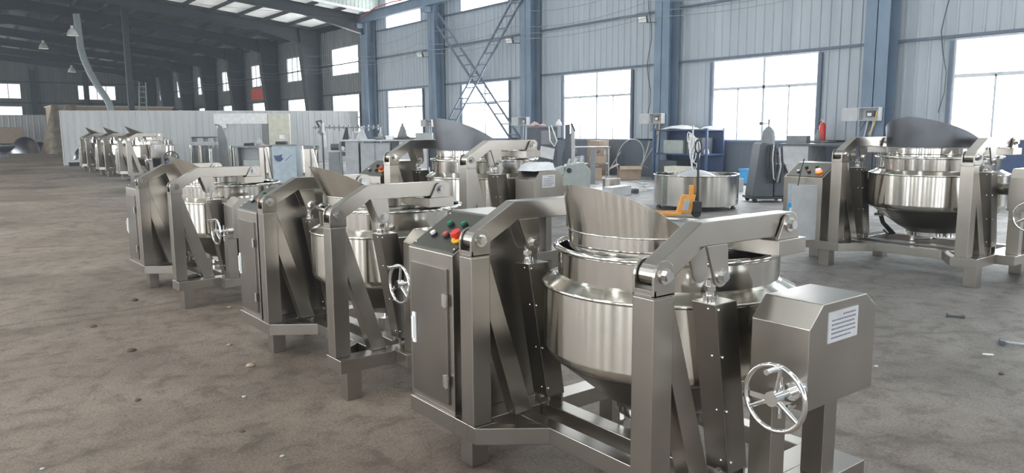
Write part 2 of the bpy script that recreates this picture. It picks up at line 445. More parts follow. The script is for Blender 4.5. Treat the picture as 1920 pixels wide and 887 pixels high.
struct(wl.build('wall_left', 'wall_sheet')); struct(wlf.build('wall_left_low_hall', 'wall_sheet_far'))
wb = MB(); cur = LX
ribbed(wb, BY, 'x', LX, WX, 0, 1.3, 0.03); ribbed(wb, BY, 'x', LX, WX, 4.2, 12.5, 0.03)
for a in (-8, -2, 4, 10, 16):
    ribbed(wb, BY, 'x', cur, a, 1.3, 4.2, 0.03); cur = a + 3.2
    window(BY, 'x', a, a + 3.2, 1.3, 4.2, 'window_glow', transom=3.0, mull=[a + 1.6], inward=1)
ribbed(wb, BY, 'x', cur, WX, 1.3, 4.2, 0.03)
struct(wb.build('wall_back', 'wall_sheet'))

# ---- roofs
RX = 5.0
def zlow(x): return 7.95 + 0.10 * ((WX - x) if x > RX else (WX - 2 * RX + x))
def zhigh(x): return 10.6 + 0.09 * ((WX - x) if x > RX else (WX - 2 * RX + x))
r = MB()
for xa, xb in ((LX, RX), (RX, WX)):
    r.add([(xa, 45.6, zlow(xa)), (xb, 45.6, zlow(xb)), (xb, GY, zlow(xb)), (xa, GY, zlow(xa))], [(0, 3, 2, 1)])
struct(r.build('ceiling_low_hall', 'roof_shaded'))
r = MB()
for xa, xb in ((LX, RX), (RX, WX)):
    r.add([(xa, JOIN, zlow(xa)), (xb, JOIN, zlow(xb)), (xb, 45.6, zlow(xb)), (xa, 45.6, zlow(xa))], [(0, 3, 2, 1)])
struct(r.build('ceiling_first_bay', 'roof_sheet_glow'))
r = MB()
for xa, xb in ((LX, RX), (RX, WX)):
    r.add([(xa, BY, zhigh(xa)), (xb, BY, zhigh(xb)), (xb, JOIN, zhigh(xb)), (xa, JOIN, zhigh(xa))], [(0, 3, 2, 1)])
struct(r.build('ceiling_high_hall', 'roof_sheet'))
for c0, c1 in bays:            # glowing strips added under the high hall roof to brighten it
    if c0 > 32: continue
    ym = (c0 + c1) / 2
    for xa, xb in ((LX + 2, RX - 2), (RX + 2, WX - 2)):
        win_n[0] += 1
        q = MB().add([(xa, ym - .45, zhigh(xa) - .03), (xb, ym - .45, zhigh(xb) - .03), (xb, ym + .45, zhigh(xb) - .03), (xa, ym + .45, zhigh(xa) - .03)], [(0, 3, 2, 1)])
        struct(q.build('window_%d' % win_n[0], 'roof_strip_glow'))
pu = MB()
x = LX + 1
while x < WX:
    z = zlow(x); pu.box(x - .035, x + .035, JOIN, GY, z - .2, z - .01); x += 1.5
struct(pu.build('trim_4', 'purlin'))
gg = MB()                       # corrugated end wall of the high hall above the low roof
def ribbed_x_slope(mb, y, x0, x1, zf, z1, depth):
    x = x0
    while x < x1:
        for d, e, o0, o1 in ((0, .12, 0, 0), (.12, .15, 0, depth), (.15, .19, depth, depth), (.19, .22, depth, 0)):
            a, b = x + d, x + e
            mb.add([(a, y + o0, zf(a)), (b, y + o1, zf(b)), (b, y + o1, z1(b)), (a, y + o0, z1(a))], [(0, 1, 2, 3)])
        x += .22
ribbed_x_slope(gg, JOIN, LX, WX - .05, lambda x: zlow(x) - .05, lambda x: zhigh(x), -0.03)
gg.box(LX, WX, JOIN - .12, JOIN - .04, 7.5, 7.5)
struct(gg.build('wall_gable_upper', 'gable_green'))
tr = MB().add([(LX, JOIN - .1, zlow(LX) - .16), (RX, JOIN - .1, zlow(RX) - .16), (WX, JOIN - .1, zlow(WX) - .16), (LX, JOIN - .1, zlow(LX) - .02), (RX, JOIN - .1, zlow(RX) - .02), (WX, JOIN - .1, zlow(WX) - .02)], [(0, 1, 4, 3), (1, 2, 5, 4)])
struct(tr.build('trim_5', 'white', solid=0.05))

# ---- columns and rafters
def icol(name, x, y, z1, wd=0.62, dp=0.5, mat='col_blue', top_dp=None):
    o = MB(); td = top_dp or dp
    # flanges parallel to the wall, web across
    o.prism([(x + dp / 2 - .02, 0), (x + dp / 2, 0), (x + dp / 2, z1), (x + dp / 2 - .02, z1)], 'y', y - wd / 2, y + wd / 2)
    o.prism([(x - dp / 2, 0), (x - dp / 2 + .025, 0), (x + dp / 2 - td + .025, z1), (x + dp / 2 - td, z1)], 'y', y - wd / 2, y + wd / 2)
    o.prism([(x - dp / 2, 0), (x + dp / 2, 0), (x + dp / 2, z1), (x + dp / 2 - td, z1)], 'y', y - .012, y + .012)
    return struct(o.build(name, mat))
k = 0
for y in COLS:
    k += 1
    if y < JOIN + 1:
        icol('trim_column_%d' % k, WX - .42, y, 10.6, 0.62 if y < 38 else .8, 0.5)
    else:
        icol('trim_column_%d' % k, WX - .42, y, zlow(WX - .4) - .05, 0.6, 0.6, 'rafter', 1.3)
    if y > JOIN:
        rf = MB()
        for (xa, xb, da, db) in ((WX - .6, WX - 4.0, 1.0, .55), (WX - 4.0, RX, .55, .6), (RX, LX + 4, .6, .55), (LX + 4, LX, .55, 1.0)):
            za, zb = zlow(xa) - .2, zlow(xb) - .2
            rf.prism([(xa, za), (xb, zb), (xb, zb - db), (xa, za - da)], 'y', y - .01, y + .01)
            for t0, t1, s0, s1 in ((0, .03, 0, .03), (da - .03, da, db - .03, db)):
                rf.prism([(xa, za - t0), (xb, zb - s0), (xb, zb - s1), (xa, za - t1)], 'y', y - .14, y + .14)
        struct(rf.build('trim_rafter_%d' % k, 'rafter'))
# crane runway girder in the high hall with its corbels
cg = MB()
cg.box(19.02, 19.28, -13, 38.2, 7.40, 7.43); cg.box(19.02, 19.28, -13, 38.2, 7.84, 7.87); cg.box(19.13, 19.17, -13, 38.2, 7.43, 7.84)
for y in COLS[:8]: cg.box(18.95, 19.35, y - .12, y + .12, 7.12, 7.38)
struct(cg.build('trim_6', 'col_blue'))

# ================================================================ MACHINES
def bolt(x, y, z, S, r=.02, side=-1):
    """hex bolt with washer on an outer face looking to -y"""
    m_ = MB(S); m_.cyl((x, y, z), (x, y + side * .006, z), r * 1.45, 20); m_.cyl((x, y + side * .006, z), (x, y + side * .024, z), r, 6)
    return m_
def machine(label, loc, S, rz=0, shield=.208, flare=.35, peak=-10, span=76, sexp=2.3, htop=1.205, buttons=True, door_open=False, far=False):
    root = empty('tilting_kettle_cooker', loc, label, 'cooking machine', 'tilting jacketed kettle cookers', rz)
    FR = [(0.07, 0.17, 0.0, 0.12), (1.17, 1.27, 1.22, 1.34)]
    # ---- base
    b = MB(S)
    z0, z1 = .178, .262
    b.box(0, 1.10, 0, .12, z0, z1); b.box(0, .13, .12, .20, z0, z1)
    b.box(.05, 1.10, 1.22, 1.34, z0, z1); b.box(0, .13, 1.16, 1.22, z0, z1); b.box(0, .13, 1.22, 1.34, z0, z1)
    b.box(0, .60, 1.34, 1.76, z0, z1)
    b.prism([(0.0, .20), (.10, .20), (.36, .38), (.28, .38)], 'z', z0, z1 - .002)
    b.prism([(0.0, 1.16), (.10, 1.16), (.36, .95), (.28, .95)], 'z', z0, z1 - .002)
    b.box(.28, .36, .12, 1.22, z0, z1 - .001)
    b.box(1.02, 1.10, .12, 1.22, z0, z1 - .001)
    b.box(.38, 1.10, -.14, 0, z0, z1)
    b.build('base_frame', 'steel', root, .003)
    MB(S).box(.46, .55, .12, 1.22, z0 + .01, z1 + .01).build('cross_rail', 'steel', root, .003)
    for fx, fy in ((.04, .005), (.98, .005), (.07, 1.29), (.98, 1.235), (.45, 1.62)):
        MB(S).box(fx, fx + .10, fy, fy + .10, 0, z0).build('foot', 'steel', root, .003)
    for k_, (a, c, bb, bd) in enumerate(FR):
        m_ = (a + c) / 2
        p = MB(S).box(0, .105, a, c, z1, 1.07).build('post', 'steel', root, .004)
        lug = MB(S); lug.box(0, .105, a, c, 1.07, 1.082)
        pl = [(0.0, 1.075), (.108, 1.075), (.108, 1.147)] + arc(.055, 1.147, .053, 0, 180, 10) + [(0.0, 1.147)]
        lug.prism(pl, 'y', a, a + .011); lug.prism(pl, 'y', c - .011, c)
        lug.box(0.002, .012, a, c, 1.075, 1.10)
        lg = lug.build('hinge_bracket', 'steel', p, .0015)
        bolt(.055, a, 1.147, S).build('bolt', 'chrome', p)
        MB(S).prism([(.088, 1.06), (.105, 1.06), (.36, z1), (.255, z1), (.088, .82)], 'y', a + .005, c - .02).build('brace', 'steel', root, .003)
        # lifting arm
        ar = MB(S)
        poly = [(.030, 1.185), (.265, 1.315), (.83, 1.315)] + arc(.83, 1.268, .047, 90, -90, 10)[1:] + [(.285, 1.225), (.082, 1.112)] + arc(.055, 1.147, .044, -60, -230, 10)
        ar.prism(poly, 'y', a + .014, c - .014)
        arm = ar.build('lifting_arm', 'steel', root, .003)
        pl = [(.275, 1.228), (.395, 1.228), (.405, 1.12)] + arc(.362, 1.110, .042, 10, -170, 10) + [(.316, 1.12)]
        for ya, yb in ((a - .004, a + .008), (c - .008, c + .004)): MB(S).prism(pl, 'y', ya, yb).build('arm_bracket', 'steel', arm, .0015)
        bolt(.362, a - .004, 1.110, S).build('bolt', 'chrome', arm)
        # screw jack in its sheet cover
        ac = MB(S)
        ac.prism([(.33, 1.005), (.46, 1.005), (.565, .31), (.45, .31)], 'y', a - .005, c + .005)
        act = ac.build('jack_cover', 'steel_dark', root, .003)
        rd = MB(S); rd.cyl((.37, m_, 1.0), (.364, m_, 1.09), .015, 16); rd.cyl((.372, m_, 1.004), (.369, m_, 1.03), .027, 20); rd.cyl((.369, m_, 1.045), (.368, m_, 1.065), .022, 6)
        rd.build('jack_rod', 'chrome', act)
        ft = MB(S); ft.box(.455, .465, a, c, z1, .335); ft.box(.55, .56, a, c, z1, .335); ft.cyl((.44, m_, .30), (.575, m_, .30), .014, 12)
        ft.build('jack_foot', 'steel', act, .001)
        if not far:
            for t in (.03, .30, .62, .93):
                xa = .33 + .12 * t; zz = 1.005 - .695 * t
                for (xx, yy) in ((xa + .012, a - .008), (xa + .002, a + .03)):
                    MB(S).ball((xx, yy, zz), .006, 8, 4).build('screw', 'chrome', act)
    # ---- cross beam with end lugs
    cb = MB(S); cb.box(.69, .88, .045, 1.30, 1.150, 1.212)
    cbo = cb.build('cross_beam', 'steel', root, .003)
    for a, c in ((.07, .17), (1.17, 1.27)):
        pl = [(.715, 1.212), (.86, 1.212)] + arc(.79, 1.268, .040, 20, 170, 10)
        for ya, yb in ((a - .004, a + .010), (c - .010, c + .004)): MB(S).prism(pl, 'y', ya, yb).build('end_lug', 'steel', cbo, .0015)
        bolt(.79, a - .004, 1.268, S).build('bolt', 'chrome', cbo)
    # ---- kettle
    kc = (.75, .67, 0)
    bowl = MB(S)
    bowl.lathe([(.50, .985), (.502, 1.115)], kc, 96)
    bowl.slathe([(.502, 1.108), (.514, 1.106), (.521, 1.116), (.518, 1.128), (.506, 1.132), (.494, 1.128), (.490, 1.115)], kc, 96)
    bowl.slathe([(.490, 1.115), (.490, .85), (.46, .66), (.38, .50), (.24, .40), (.0005, .37)], kc, 96)
    bo = bowl.build('kettle_bowl', 'polished', root)
    jk = MB(S)
    jk.lathe([(.496, 1.004), (.512, .992), (.570, .962)], kc, 96)
    jk.slathe([(.570, .962), (.575, .957), (.572, .948), (.565, .945)], kc, 96)
    jk.lathe([(.565, .945), (.565, .665)], kc, 96)
    jk.slathe([(.565, .665), (.560, .640), (.545, .622), (.52, .608)], kc, 96)
    jk.build('kettle_jacket', 'jacket', root)
    cn = MB(S)
    cn.lathe([(.522, .608), (.30, .43), (.215, .375)], kc, 64)
    cn.build('kettle_cone', 'steel_dark', root)
    rg = MB(S); rg.lathe([(.215, .378), (.222, .374), (.222, .335), (.0005, .335)], kc, 48); rg.build('bottom_ring', 'chrome', root)
    dr = MB(S); dr.cyl((.75, .67, .335), (.75, .67, .285), .03, 16); dr.cyl((.75, .67, .30), (.60, .78, .30), .018, 12)
    dr.cyl((.60, .78, .28), (.60, .78, .36), .028, 12); dr.cyl((.60, .78, .36), (.60, .78, .39), .01, 8); dr.tube([(.60 + .05 * math.cos(t * PI / 8), .78 + .05 * math.sin(t * PI / 8), .39) for t in range(16)], .007, 6, True)
    dr.build('drain_valve', 'chrome', root)
    ax = MB(S); ax.cyl((.75, .12, .83), (.75, -.01, .83), .055, 24); ax.cyl((.75, 1.22, .83), (.75, 1.36, .83), .055, 24)
    ax.build('tilt_axle', 'steel_dark', root)
    # steam pipe on the kettle
    # ---- stirrer hood
    hc = (.665, .67, 0); R = .387
    hd = MB(S)
    hd.lathe([(R, 1.03), (R, htop - .06), (R + .005, htop - .056), (R, htop - .052), (R, htop)], hc, 72)
    hd.slathe([(R, htop - .003), (R + .006, htop + .002), (R, htop + .008), (R - .006, htop + .002), (R, htop - .003)], hc, 72)
    hd.add([(hc[0] + R * math.cos(t * PI / 24), hc[1] + R * math.sin(t * PI / 24), htop) for t in range(-9, 10)], [tuple(range(19))])
    hood = hd.build('stirrer_hood', 'polished', root)
    sh = MB(S); n, m_ = 56, 6; vs = []
    T = math.radians(span); pk = math.radians(peak)
    for j in range(m_ + 1):
        for i in range(n + 1):
            th = -T + 2 * T * i / n
            tt = th + pk
            f = max(0, 1 - (abs(th) / T) ** sexp)
            h = shield * f * j / m_
            rr = R + flare * h * (0.35 + .65 * max(0, math.cos(th)))
            vs.append((hc[0] - rr * math.cos(tt), hc[1] - rr * math.sin(tt), htop + h))
    fs = [(j * (n + 1) + i, j * (n + 1) + i + 1, (j + 1) * (n + 1) + i + 1, (j + 1) * (n + 1) + i) for j in range(m_) for i in range(n)]
    sh.add(vs, fs, True); sh.build('splash_shield', 'jacket' if shield < .26 else ('steel_dark' if far else 'pot_dark'), hood, solid=.002)
    st = MB(S); st.cyl((.75, .67, 1.15), (.75, .67, .45), .03, 16); st.box(.72, .78, .33, 1.01, .60, .64)
    st.cyl((.75, .35, .64), (.75, .38, .48), .015, 8); st.cyl((.75, .99, .64), (.75, .96, .48), .015, 8)
    st.build('stirrer', 'steel_dark', root)
    # ---- control cabinet (the same module on every size of cooker)
    S0 = S; S = (1 + .36 * (S0[0] - 1), 1 + .85 * (S0[0] - 1), 1.0 if door_open or far else 1.05 if S0[0] > 1 else 1.0)
    cx0, cx1, cy0, cy1 = .02, .55, 1.36, 1.775
    cb_ = MB(S); cb_.prism([(cx0, z1), (cx1, z1), (cx1, 1.225), (.30, 1.225), (cx0, 1.055)], 'y', cy0, cy1)
    cab = cb_.build('control_cabinet', 'steel', root, .003); cab.location = (.02 * (S0[0] - S[0]), 1.36 * (S0[1] - S[1]), 0)
    d = MB(S)
    if door_open:
        d.cbox((cx0 - .13, cy0 + .10, .64), (.33, .012, .66), math.radians(-20))
        MB(S).box(cx0 - .002, cx0 + .002, cy0 + .05, cy1 - .05, .32, .97).build('cabinet_inside', 'pale_blue', cab)
    else: d.box(cx0 - .012, cx0 + .001, cy0 + .04, cy1 - .035, .30, .985)
    do = d.build('door', 'steel_dark' if not door_open else 'light_grey', cab, .003)
    if not door_open:
        hh = MB(S); hh.box(cx0 - .022, cx0 - .012, cy1 - .085, cy1 - .055, .56, .72); hh.box(cx0 - .03, cx0 - .022, cy1 - .08, cy1 - .06, .58, .70)
        hh.build('door_handle', 'white', do, .002)
        for zz in (.42, .83):
            q = MB(S); q.box(cx0 - .019, cx0 - .012, cy0 + .03, cy0 + .075, zz - .03, zz + .03); q.cyl((cx0 - .018, cy0 + .05, zz - .035), (cx0 - .018, cy0 + .05, zz + .035), .006, 8)
            q.build('hinge', 'chrome', do)
    # sloping panel
    sl = math.atan2(1.225 - 1.055, .28); ns = (-math.sin(sl), math.cos(sl)); d_ = math.hypot(.28, .17)
    def onp(u, v, h=0):   # u: 0..1 from left(cy1) to right(cy0); v: up the slope
        return (cx0 + .28 * v + ns[0] * h, cy1 + (cy0 - cy1) * u, 1.055 + .17 * v + ns[1] * h)
    pn = MB(S)
    pn.add([onp(u, v, h) for h in (.001, .005) for u, v in ((.04, .06), (.96, .06), (.96, .94), (.04, .94))], [(0, 3, 2, 1), (4, 5, 6, 7), (0, 1, 5, 4), (1, 2, 6, 5), (2, 3, 7, 6), (3, 0, 4, 7)])
    pan = pn.build('control_panel', 'panel_face', cab)
    for (u, v, mt) in ((.36, .62, 'green'), (.62, .66, 'green'), (.26, .34, 'white'), (.52, .36, 'copper_red')):
        q = MB(S); q.cyl(onp(u, v, .004), onp(u, v, .016), .019, 16); bz = q.build('push_button', 'black', pan)
        q = MB(S); q.cyl(onp(u, v, .016), onp(u, v, .027), .0145, 16); q.build('button_cap', mt, bz)
    q = MB(S); q.cyl(onp(.78, .36, .004), onp(.78, .36, .012), .038, 24); es = q.build('emergency_stop', 'yellow', pan)
    q = MB(S); q.cyl(onp(.78, .36, .012), onp(.78, .36, .03), .018, 16); q.cyl(onp(.78, .36, .03), onp(.78, .36, .048), .030, 20, .026)
    q.build('stop_mushroom', 'e_stop_lamp' if door_open else 'red', es)
    if not far:
        for u, v in ((.07, .12), (.93, .12), (.07, .88), (.93, .88)): MB(S).ball(onp(u, v, .006), .005, 8, 4).build('panel_screw', 'chrome', pan)
    S = S0
    # ---- gearbox with name plate and hand wheel
    S = (1, S0[1], S0[2]); gox = .675 * (S0[0] - 1)
    gb = MB(S); gb.prism([(.45, .655), (.45, .955), (.53, 1.033), (.83, 1.033), (.905, .975), (.905, .655)], 'y', -.245, -.01)
    gx = gb.build('gearbox_housing', 'steel', root, .003)
    gx.location = (gox, 0, 0)
    npl = MB(S); npl.box(.565, .765, -.249, -.245, .885, .998); np_ = npl.build('name_plate', 'nameplate', gx)
    tx = MB(S)
    for i, (xa, xb) in enumerate(((.66, .745), (.585, .75), (.585, .74), (.585, .75), (.585, .75), (.585, .72))):
        zz = .982 - i * .016; xx = xa
        while xx < xb:
            wd = random.choice((.004, .006, .007)); tx.box(xx, min(xb, xx + wd), -.2496, -.2489, zz - .003, zz + .003); xx += wd + .004
    tx.build('plate_lettering', 'ink', np_)
    for lx in (.43, .79): MB(S).box(lx, lx + .09, -.125, -.03, z1, .656).build('gearbox_leg', 'steel', root, .003).location = (gox, 0, 0)
    hx, hy, hz, hr = .30, -.215, .735, .115
    sx = S[1] / S[2]
    sh_ = MB(S); sh_.cyl((hx - .02, hy, hz), (.46, hy, hz), .014, 12); sh_.cyl((hx - .022, hy, hz), (hx + .02, hy, hz), .026, 20); sh_.cyl((.40, hy, hz), (.452, hy, hz), .032, 16)
    sh_.box(.35, .40, hy - .02, -.05, hz - .05, hz - .04); sh_.cyl((.38, hy + .03, hz - .10), (.38, hy + .03, hz + .05), .008, 8)
    hw = sh_.build('hand_wheel', 'chrome', root); hw.location = (gox, 0, .735 * (1 - S[2]) * 1.0)
    rm = MB(S); rm.tube([(hx, hy + hr * math.cos(t * PI / 24), hz + hr * math.sin(t * PI / 24) * sx) for t in range(48)], .009, 10, True)
    rm.build('wheel_rim', 'chrome', hw)
    for a_ in (100, 215, 330):
        a_ = math.radians(a_)
        MB(S).cyl((hx, hy, hz), (hx, hy + hr * math.cos(a_), hz + hr * math.sin(a_) * sx), .010, 10, .007).build('spoke', 'chrome', hw)
    q = MB(S); a_ = math.radians(100); px, py, pz = hx, hy + hr * math.cos(a_), hz + hr * math.sin(a_) * sx
    q.cyl((px, py, pz), (px - .085, py, pz), .010, 12); q.build('wheel_handle', 'chrome', hw)
    S = S0
    # black hoses and little valves between the base rails
    ho = MB(S)
    for i in range(3):
        ho.tube([(.62 + .02 * i, 1.12, .55), (.66 + .02 * i, 1.10, .42), (.80, 1.08 - .02 * i, .30), (.90, 1.15, .27), (.95, 1.22, .30)], .011, 8)
    ho.build('hose', 'rubber', root)
    va = MB(S); va.cyl((.52, 1.10, .52), (.64, 1.02, .52), .016, 10); va.cyl((.56, 1.07, .50), (.56, 1.07, .58), .012, 8); va.box(.53, .59, 1.06, 1.08, .575, .585)
    va.build('steam_valve', 'chrome', root)
    return root

SM = (1, 1, 1); BG = (1.28, 1.28, 1.17)
machine('large stainless kettle cooker nearest the camera, with two green buttons and spoked hand wheel', (1.925, 1.645, 0), SM, flare=.16)
machine('stainless kettle cooker second in the aisle row, behind the nearest one', (1.88, 4.17, 0), SM, math.radians(1.0), flare=.45)
machine('stainless kettle cooker third in the aisle row, its rim partly behind the second one', (1.75, 7.38, 0), SM, math.radians(2.5), flare=.45)
machine('big stainless kettle cooker alone by the windows, dark raised shield and lit red stop button', (8.40, 3.16, 0), BG, shield=.30, flare=.12, peak=-6, span=112, sexp=1.5, htop=1.21, door_open=True)
machine('big kettle cooker behind the row, clear plastic on its gearbox, dark raised shield', (4.42, 6.42, 0), (1.23, 1.23, 1.17), math.radians(7), shield=.315, flare=.12, peak=-14, span=106, sexp=2.0, htop=1.21)
FS = (1.28, 1.28, 1.23)
for (y, lab) in ((27.6, 'distant kettle cooker nearest of the three lined up before the white partition'),
                 (31.6, 'distant kettle cooker, middle of the three lined up before the white partition'),
                 (35.6, 'distant kettle cooker farthest of the three lined up before the white partition')):
    machine(lab, (5.25, y, 0), FS, shield=.32, flare=.55, peak=-15, span=100, sexp=1.3, far=True)
#@@MORE
# ================================================================ FIXTURES ON THE WINDOW WALL
def obj(mb, name, mat, parent=None, bevel=0.0, label=None, cat=None, group=None, solid=0.0):
    o = mb.build(name, mat, parent, bevel, solid)
    if label: tag(o, label, cat, group)
    return o
VR = -YAW      # things that stand square to the aisle camera side
def junction_box(y, label, wires=True, tall=True):
    r_ = empty('junction_box', (19.32 if y < 30 else 19.18, y, 1.82), label, 'electrical box', 'open electrical boxes on the columns')
    b = MB(); b.box(-.22, -.2, -.28, .25, 0, .34); b.box(-.22, 0, -.28, -.26, 0, .34); b.box(-.22, 0, .23, .25, 0, .34)
    b.box(-.22, 0, -.28, .25, 0, .02); b.box(-.22, 0, -.28, .25, .32, .34)
    b = MB(); b.box(-.02, 0, -.28, .25, 0, .34); b.box(-.2, 0, -.28, -.26, 0, .34); b.box(-.2, 0, .23, .25, 0, .34); b.box(-.2, 0, -.26, .23, 0, .02); b.box(-.2, 0, -.26, .23, .32, .34)
    obj(b, 'box_body', 'light_grey', r_)
    obj(MB().box(-.21, -.195, .26, .70, .0, .34), 'box_door', 'light_grey', r_, .003)
    obj(MB().box(-.10, -.03, -.12, .10, .10, .26), 'breaker', 'dark_grey', r_, .003)
    obj(MB().box(-.13, -.09, -.06, .05, .12, .2), 'breaker_switch', 'white', r_, .003)
    if wires:
        obj(MB().tube([(-.12, -.24, .28), (-.2, -.22, .2), (-.18, -.2, .05), (-.14, -.15, -.1), (-.1, .0, -.35)], .012, 6), 'wire', 'yellow', r_)
        obj(MB().tube([(-.08, .1, 0), (-.15, .2, -.25), (-.12, .24, -.12), (-.1, .22, 0)], .010, 6), 'wire', 'dark_grey', r_)
    for dy in (-.10, .05): obj(MB().cyl((-.08, dy, 0), (-.02, dy + .12, -.50 if y < 12 else -1.0), .022, 8), 'conduit', 'cable', r_)
junction_box(9.98, 'open grey electrical box with yellow wires on the blue column left of the dark shield')
junction_box(17.15, 'open grey electrical box on the blue column above the cardboard box')
junction_box(24.2, 'open grey electrical box on the blue column beside the crossed braces', False)
junction_box(31.2, 'small open electrical box on the blue column left of the upright dark shield', False)
def flood(y, z, label):
    r_ = empty('floodlight', (19.25, y, z), label, 'floodlight', 'floodlights on the blue columns')
    m = MB(); m.cbox((-.25, .22, 0), (.10, .30, .24), math.radians(25), math.radians(-28)); obj(m, 'lamp_housing', 'dark_grey', r_, .01)
    m = MB(); m.cbox((-.305, .215, -.028), (.012, .25, .19), math.radians(25), math.radians(-28)); obj(m, 'lamp_glass', 'white', r_)
    obj(MB().tube([(.06, -.05, -.12), (-.08, .04, -.12), (-.22, .18, -.12), (-.24, .20, 0)], .018, 6), 'bracket', 'dark_grey', r_)
flood(17.4, 5.22, 'small white floodlight on the blue column right of the middle window')
flood(24.6, 5.22, 'small white floodlight on the blue column right of the crossed braces')
flood(31.6, 5.22, 'small white floodlight on the blue column left of the crossed braces')
# crossed lattice braces
def brace(y0, z0, y1, z1, x, label):
    m = MB(); a = Vector((x, y0, z0)); b = Vector((x, y1, z1)); off = Vector((0, 0, .30)) if True else None
    d = (b - a); L_ = d.length; rz = math.atan2(d.z, d.y); n = Vector((0, -math.sin(rz), math.cos(rz)))
    r_ = empty('lattice_brace', tuple(a), label, 'brace', 'crossed lattice braces')
    for s_ in (-.24, .24):
        obj(MB().cyl(n * s_, n * s_ + d, .05, 6), 'chord', 'girt', r_)
    k = int(L_ / .62); sl_ = d.y / d.z
    for i in range(1, k):
        p = d * (i / k) + n * .24; dy = 2 * .24 / abs(math.sin(rz)) * (1 if math.sin(rz) * 1 > 0 else 1) * (1 if math.cos(rz) * math.sin(rz) > 0 else 1)
        q1 = Vector((0, p.y + .48 / math.sin(rz), p.z))
        obj(MB().cyl(p, q1, .028, 6), 'rung', 'girt', r_)
brace(31.1, 6.9, 24.5, .75, 19.45, 'blue lattice brace sloping down to the right between two columns')
brace(24.5, 6.98, 31.1, .6, 19.27, 'blue lattice brace sloping down to the left between two columns')
# cables slung from column to column
for i, (z, x) in enumerate(((5.20, 18.72), (5.42, 18.72), (5.68, 18.70), (6.3, 18.8))):
    pts = []
    for c0, c1 in zip(COLS[3:12], COLS[4:13]):
        for t in range(8):
            u = t / 8; pts.append((x, c0 + (c1 - c0) * u, z - .30 * 4 * u * (1 - u) * (.6 + .15 * i)))
    obj(MB().tube(pts, .010, 5), 'cable', 'mid_grey', None, 0, ('lowest', 'second lowest', 'third lowest', 'highest')[i] + ' of the pale cables slung along the window wall', 'cable', 'cables slung along the window wall')
for y, za, zb in ((12.6, 6.9, 2.0), (18.1, 6.4, 2.1), (8.55, 6.9, 2.0)):
    pts = [(19.85, y + .10 * math.sin(t * 1.3), za + (zb - za) * t / 10) for t in range(11)]
    if y != 12.6: obj(MB().tube(pts, .014, 5), 'wall_cable', 'dark_grey', None, 0, 'thin dark cable hanging down the wall beside the ' + ('cardboard box' if y > 15 else 'dark raised shield'), 'cable')
obj(MB().tube([(19.0, 38.0, 7.6), (18.97, 37.2, 7.72), (18.95, 36.0, 7.93), (19.0, 34.4, 7.98), (19.1, 33.0, 7.95)], .035, 8), 'hose', 'copper_red', None, 0, 'red hose along the blue crane girder high up', 'hose')
# banner
bn = empty('wall_banner', (19.86, 56.35, 3.98), 'red banner on the dark wall between high and low windows', 'banner')
obj(MB().box(0, .03, -1.75, 1.75, 0, .82), 'banner_cloth', 'banner_red', bn)
obj(MB().box(-.015, 0, -1.75, 1.75, .80, .84), 'banner_rail', 'copper_red', bn)
# fire extinguisher
fe = empty('fire_extinguisher', (19.55, 11.45, 1.30), 'red fire extinguisher standing beside the right edge of the large window', 'fire extinguisher')
obj(MB().slathe([(.001, 0), (.085, 0), (.09, .03), (.09, .40), (.06, .47), (.03, .50), (.001, .50)], (0, 0, 0), 20), 'tank', 'red', fe)
obj(MB().cyl((0, 0, .5), (0, 0, .56), .022, 10).box(-.09, .02, -.015, .015, .55, .58), 'valve', 'white', fe)
obj(MB().tube([(0, .03, .53), (0, .12, .50), (0, .13, .3), (0, .11, .1)], .013, 6), 'hose', 'black', fe)
obj(MB().box(-.1, .3, -.25, .25, -.04, -.002), 'shelf', 'mid_grey', fe)

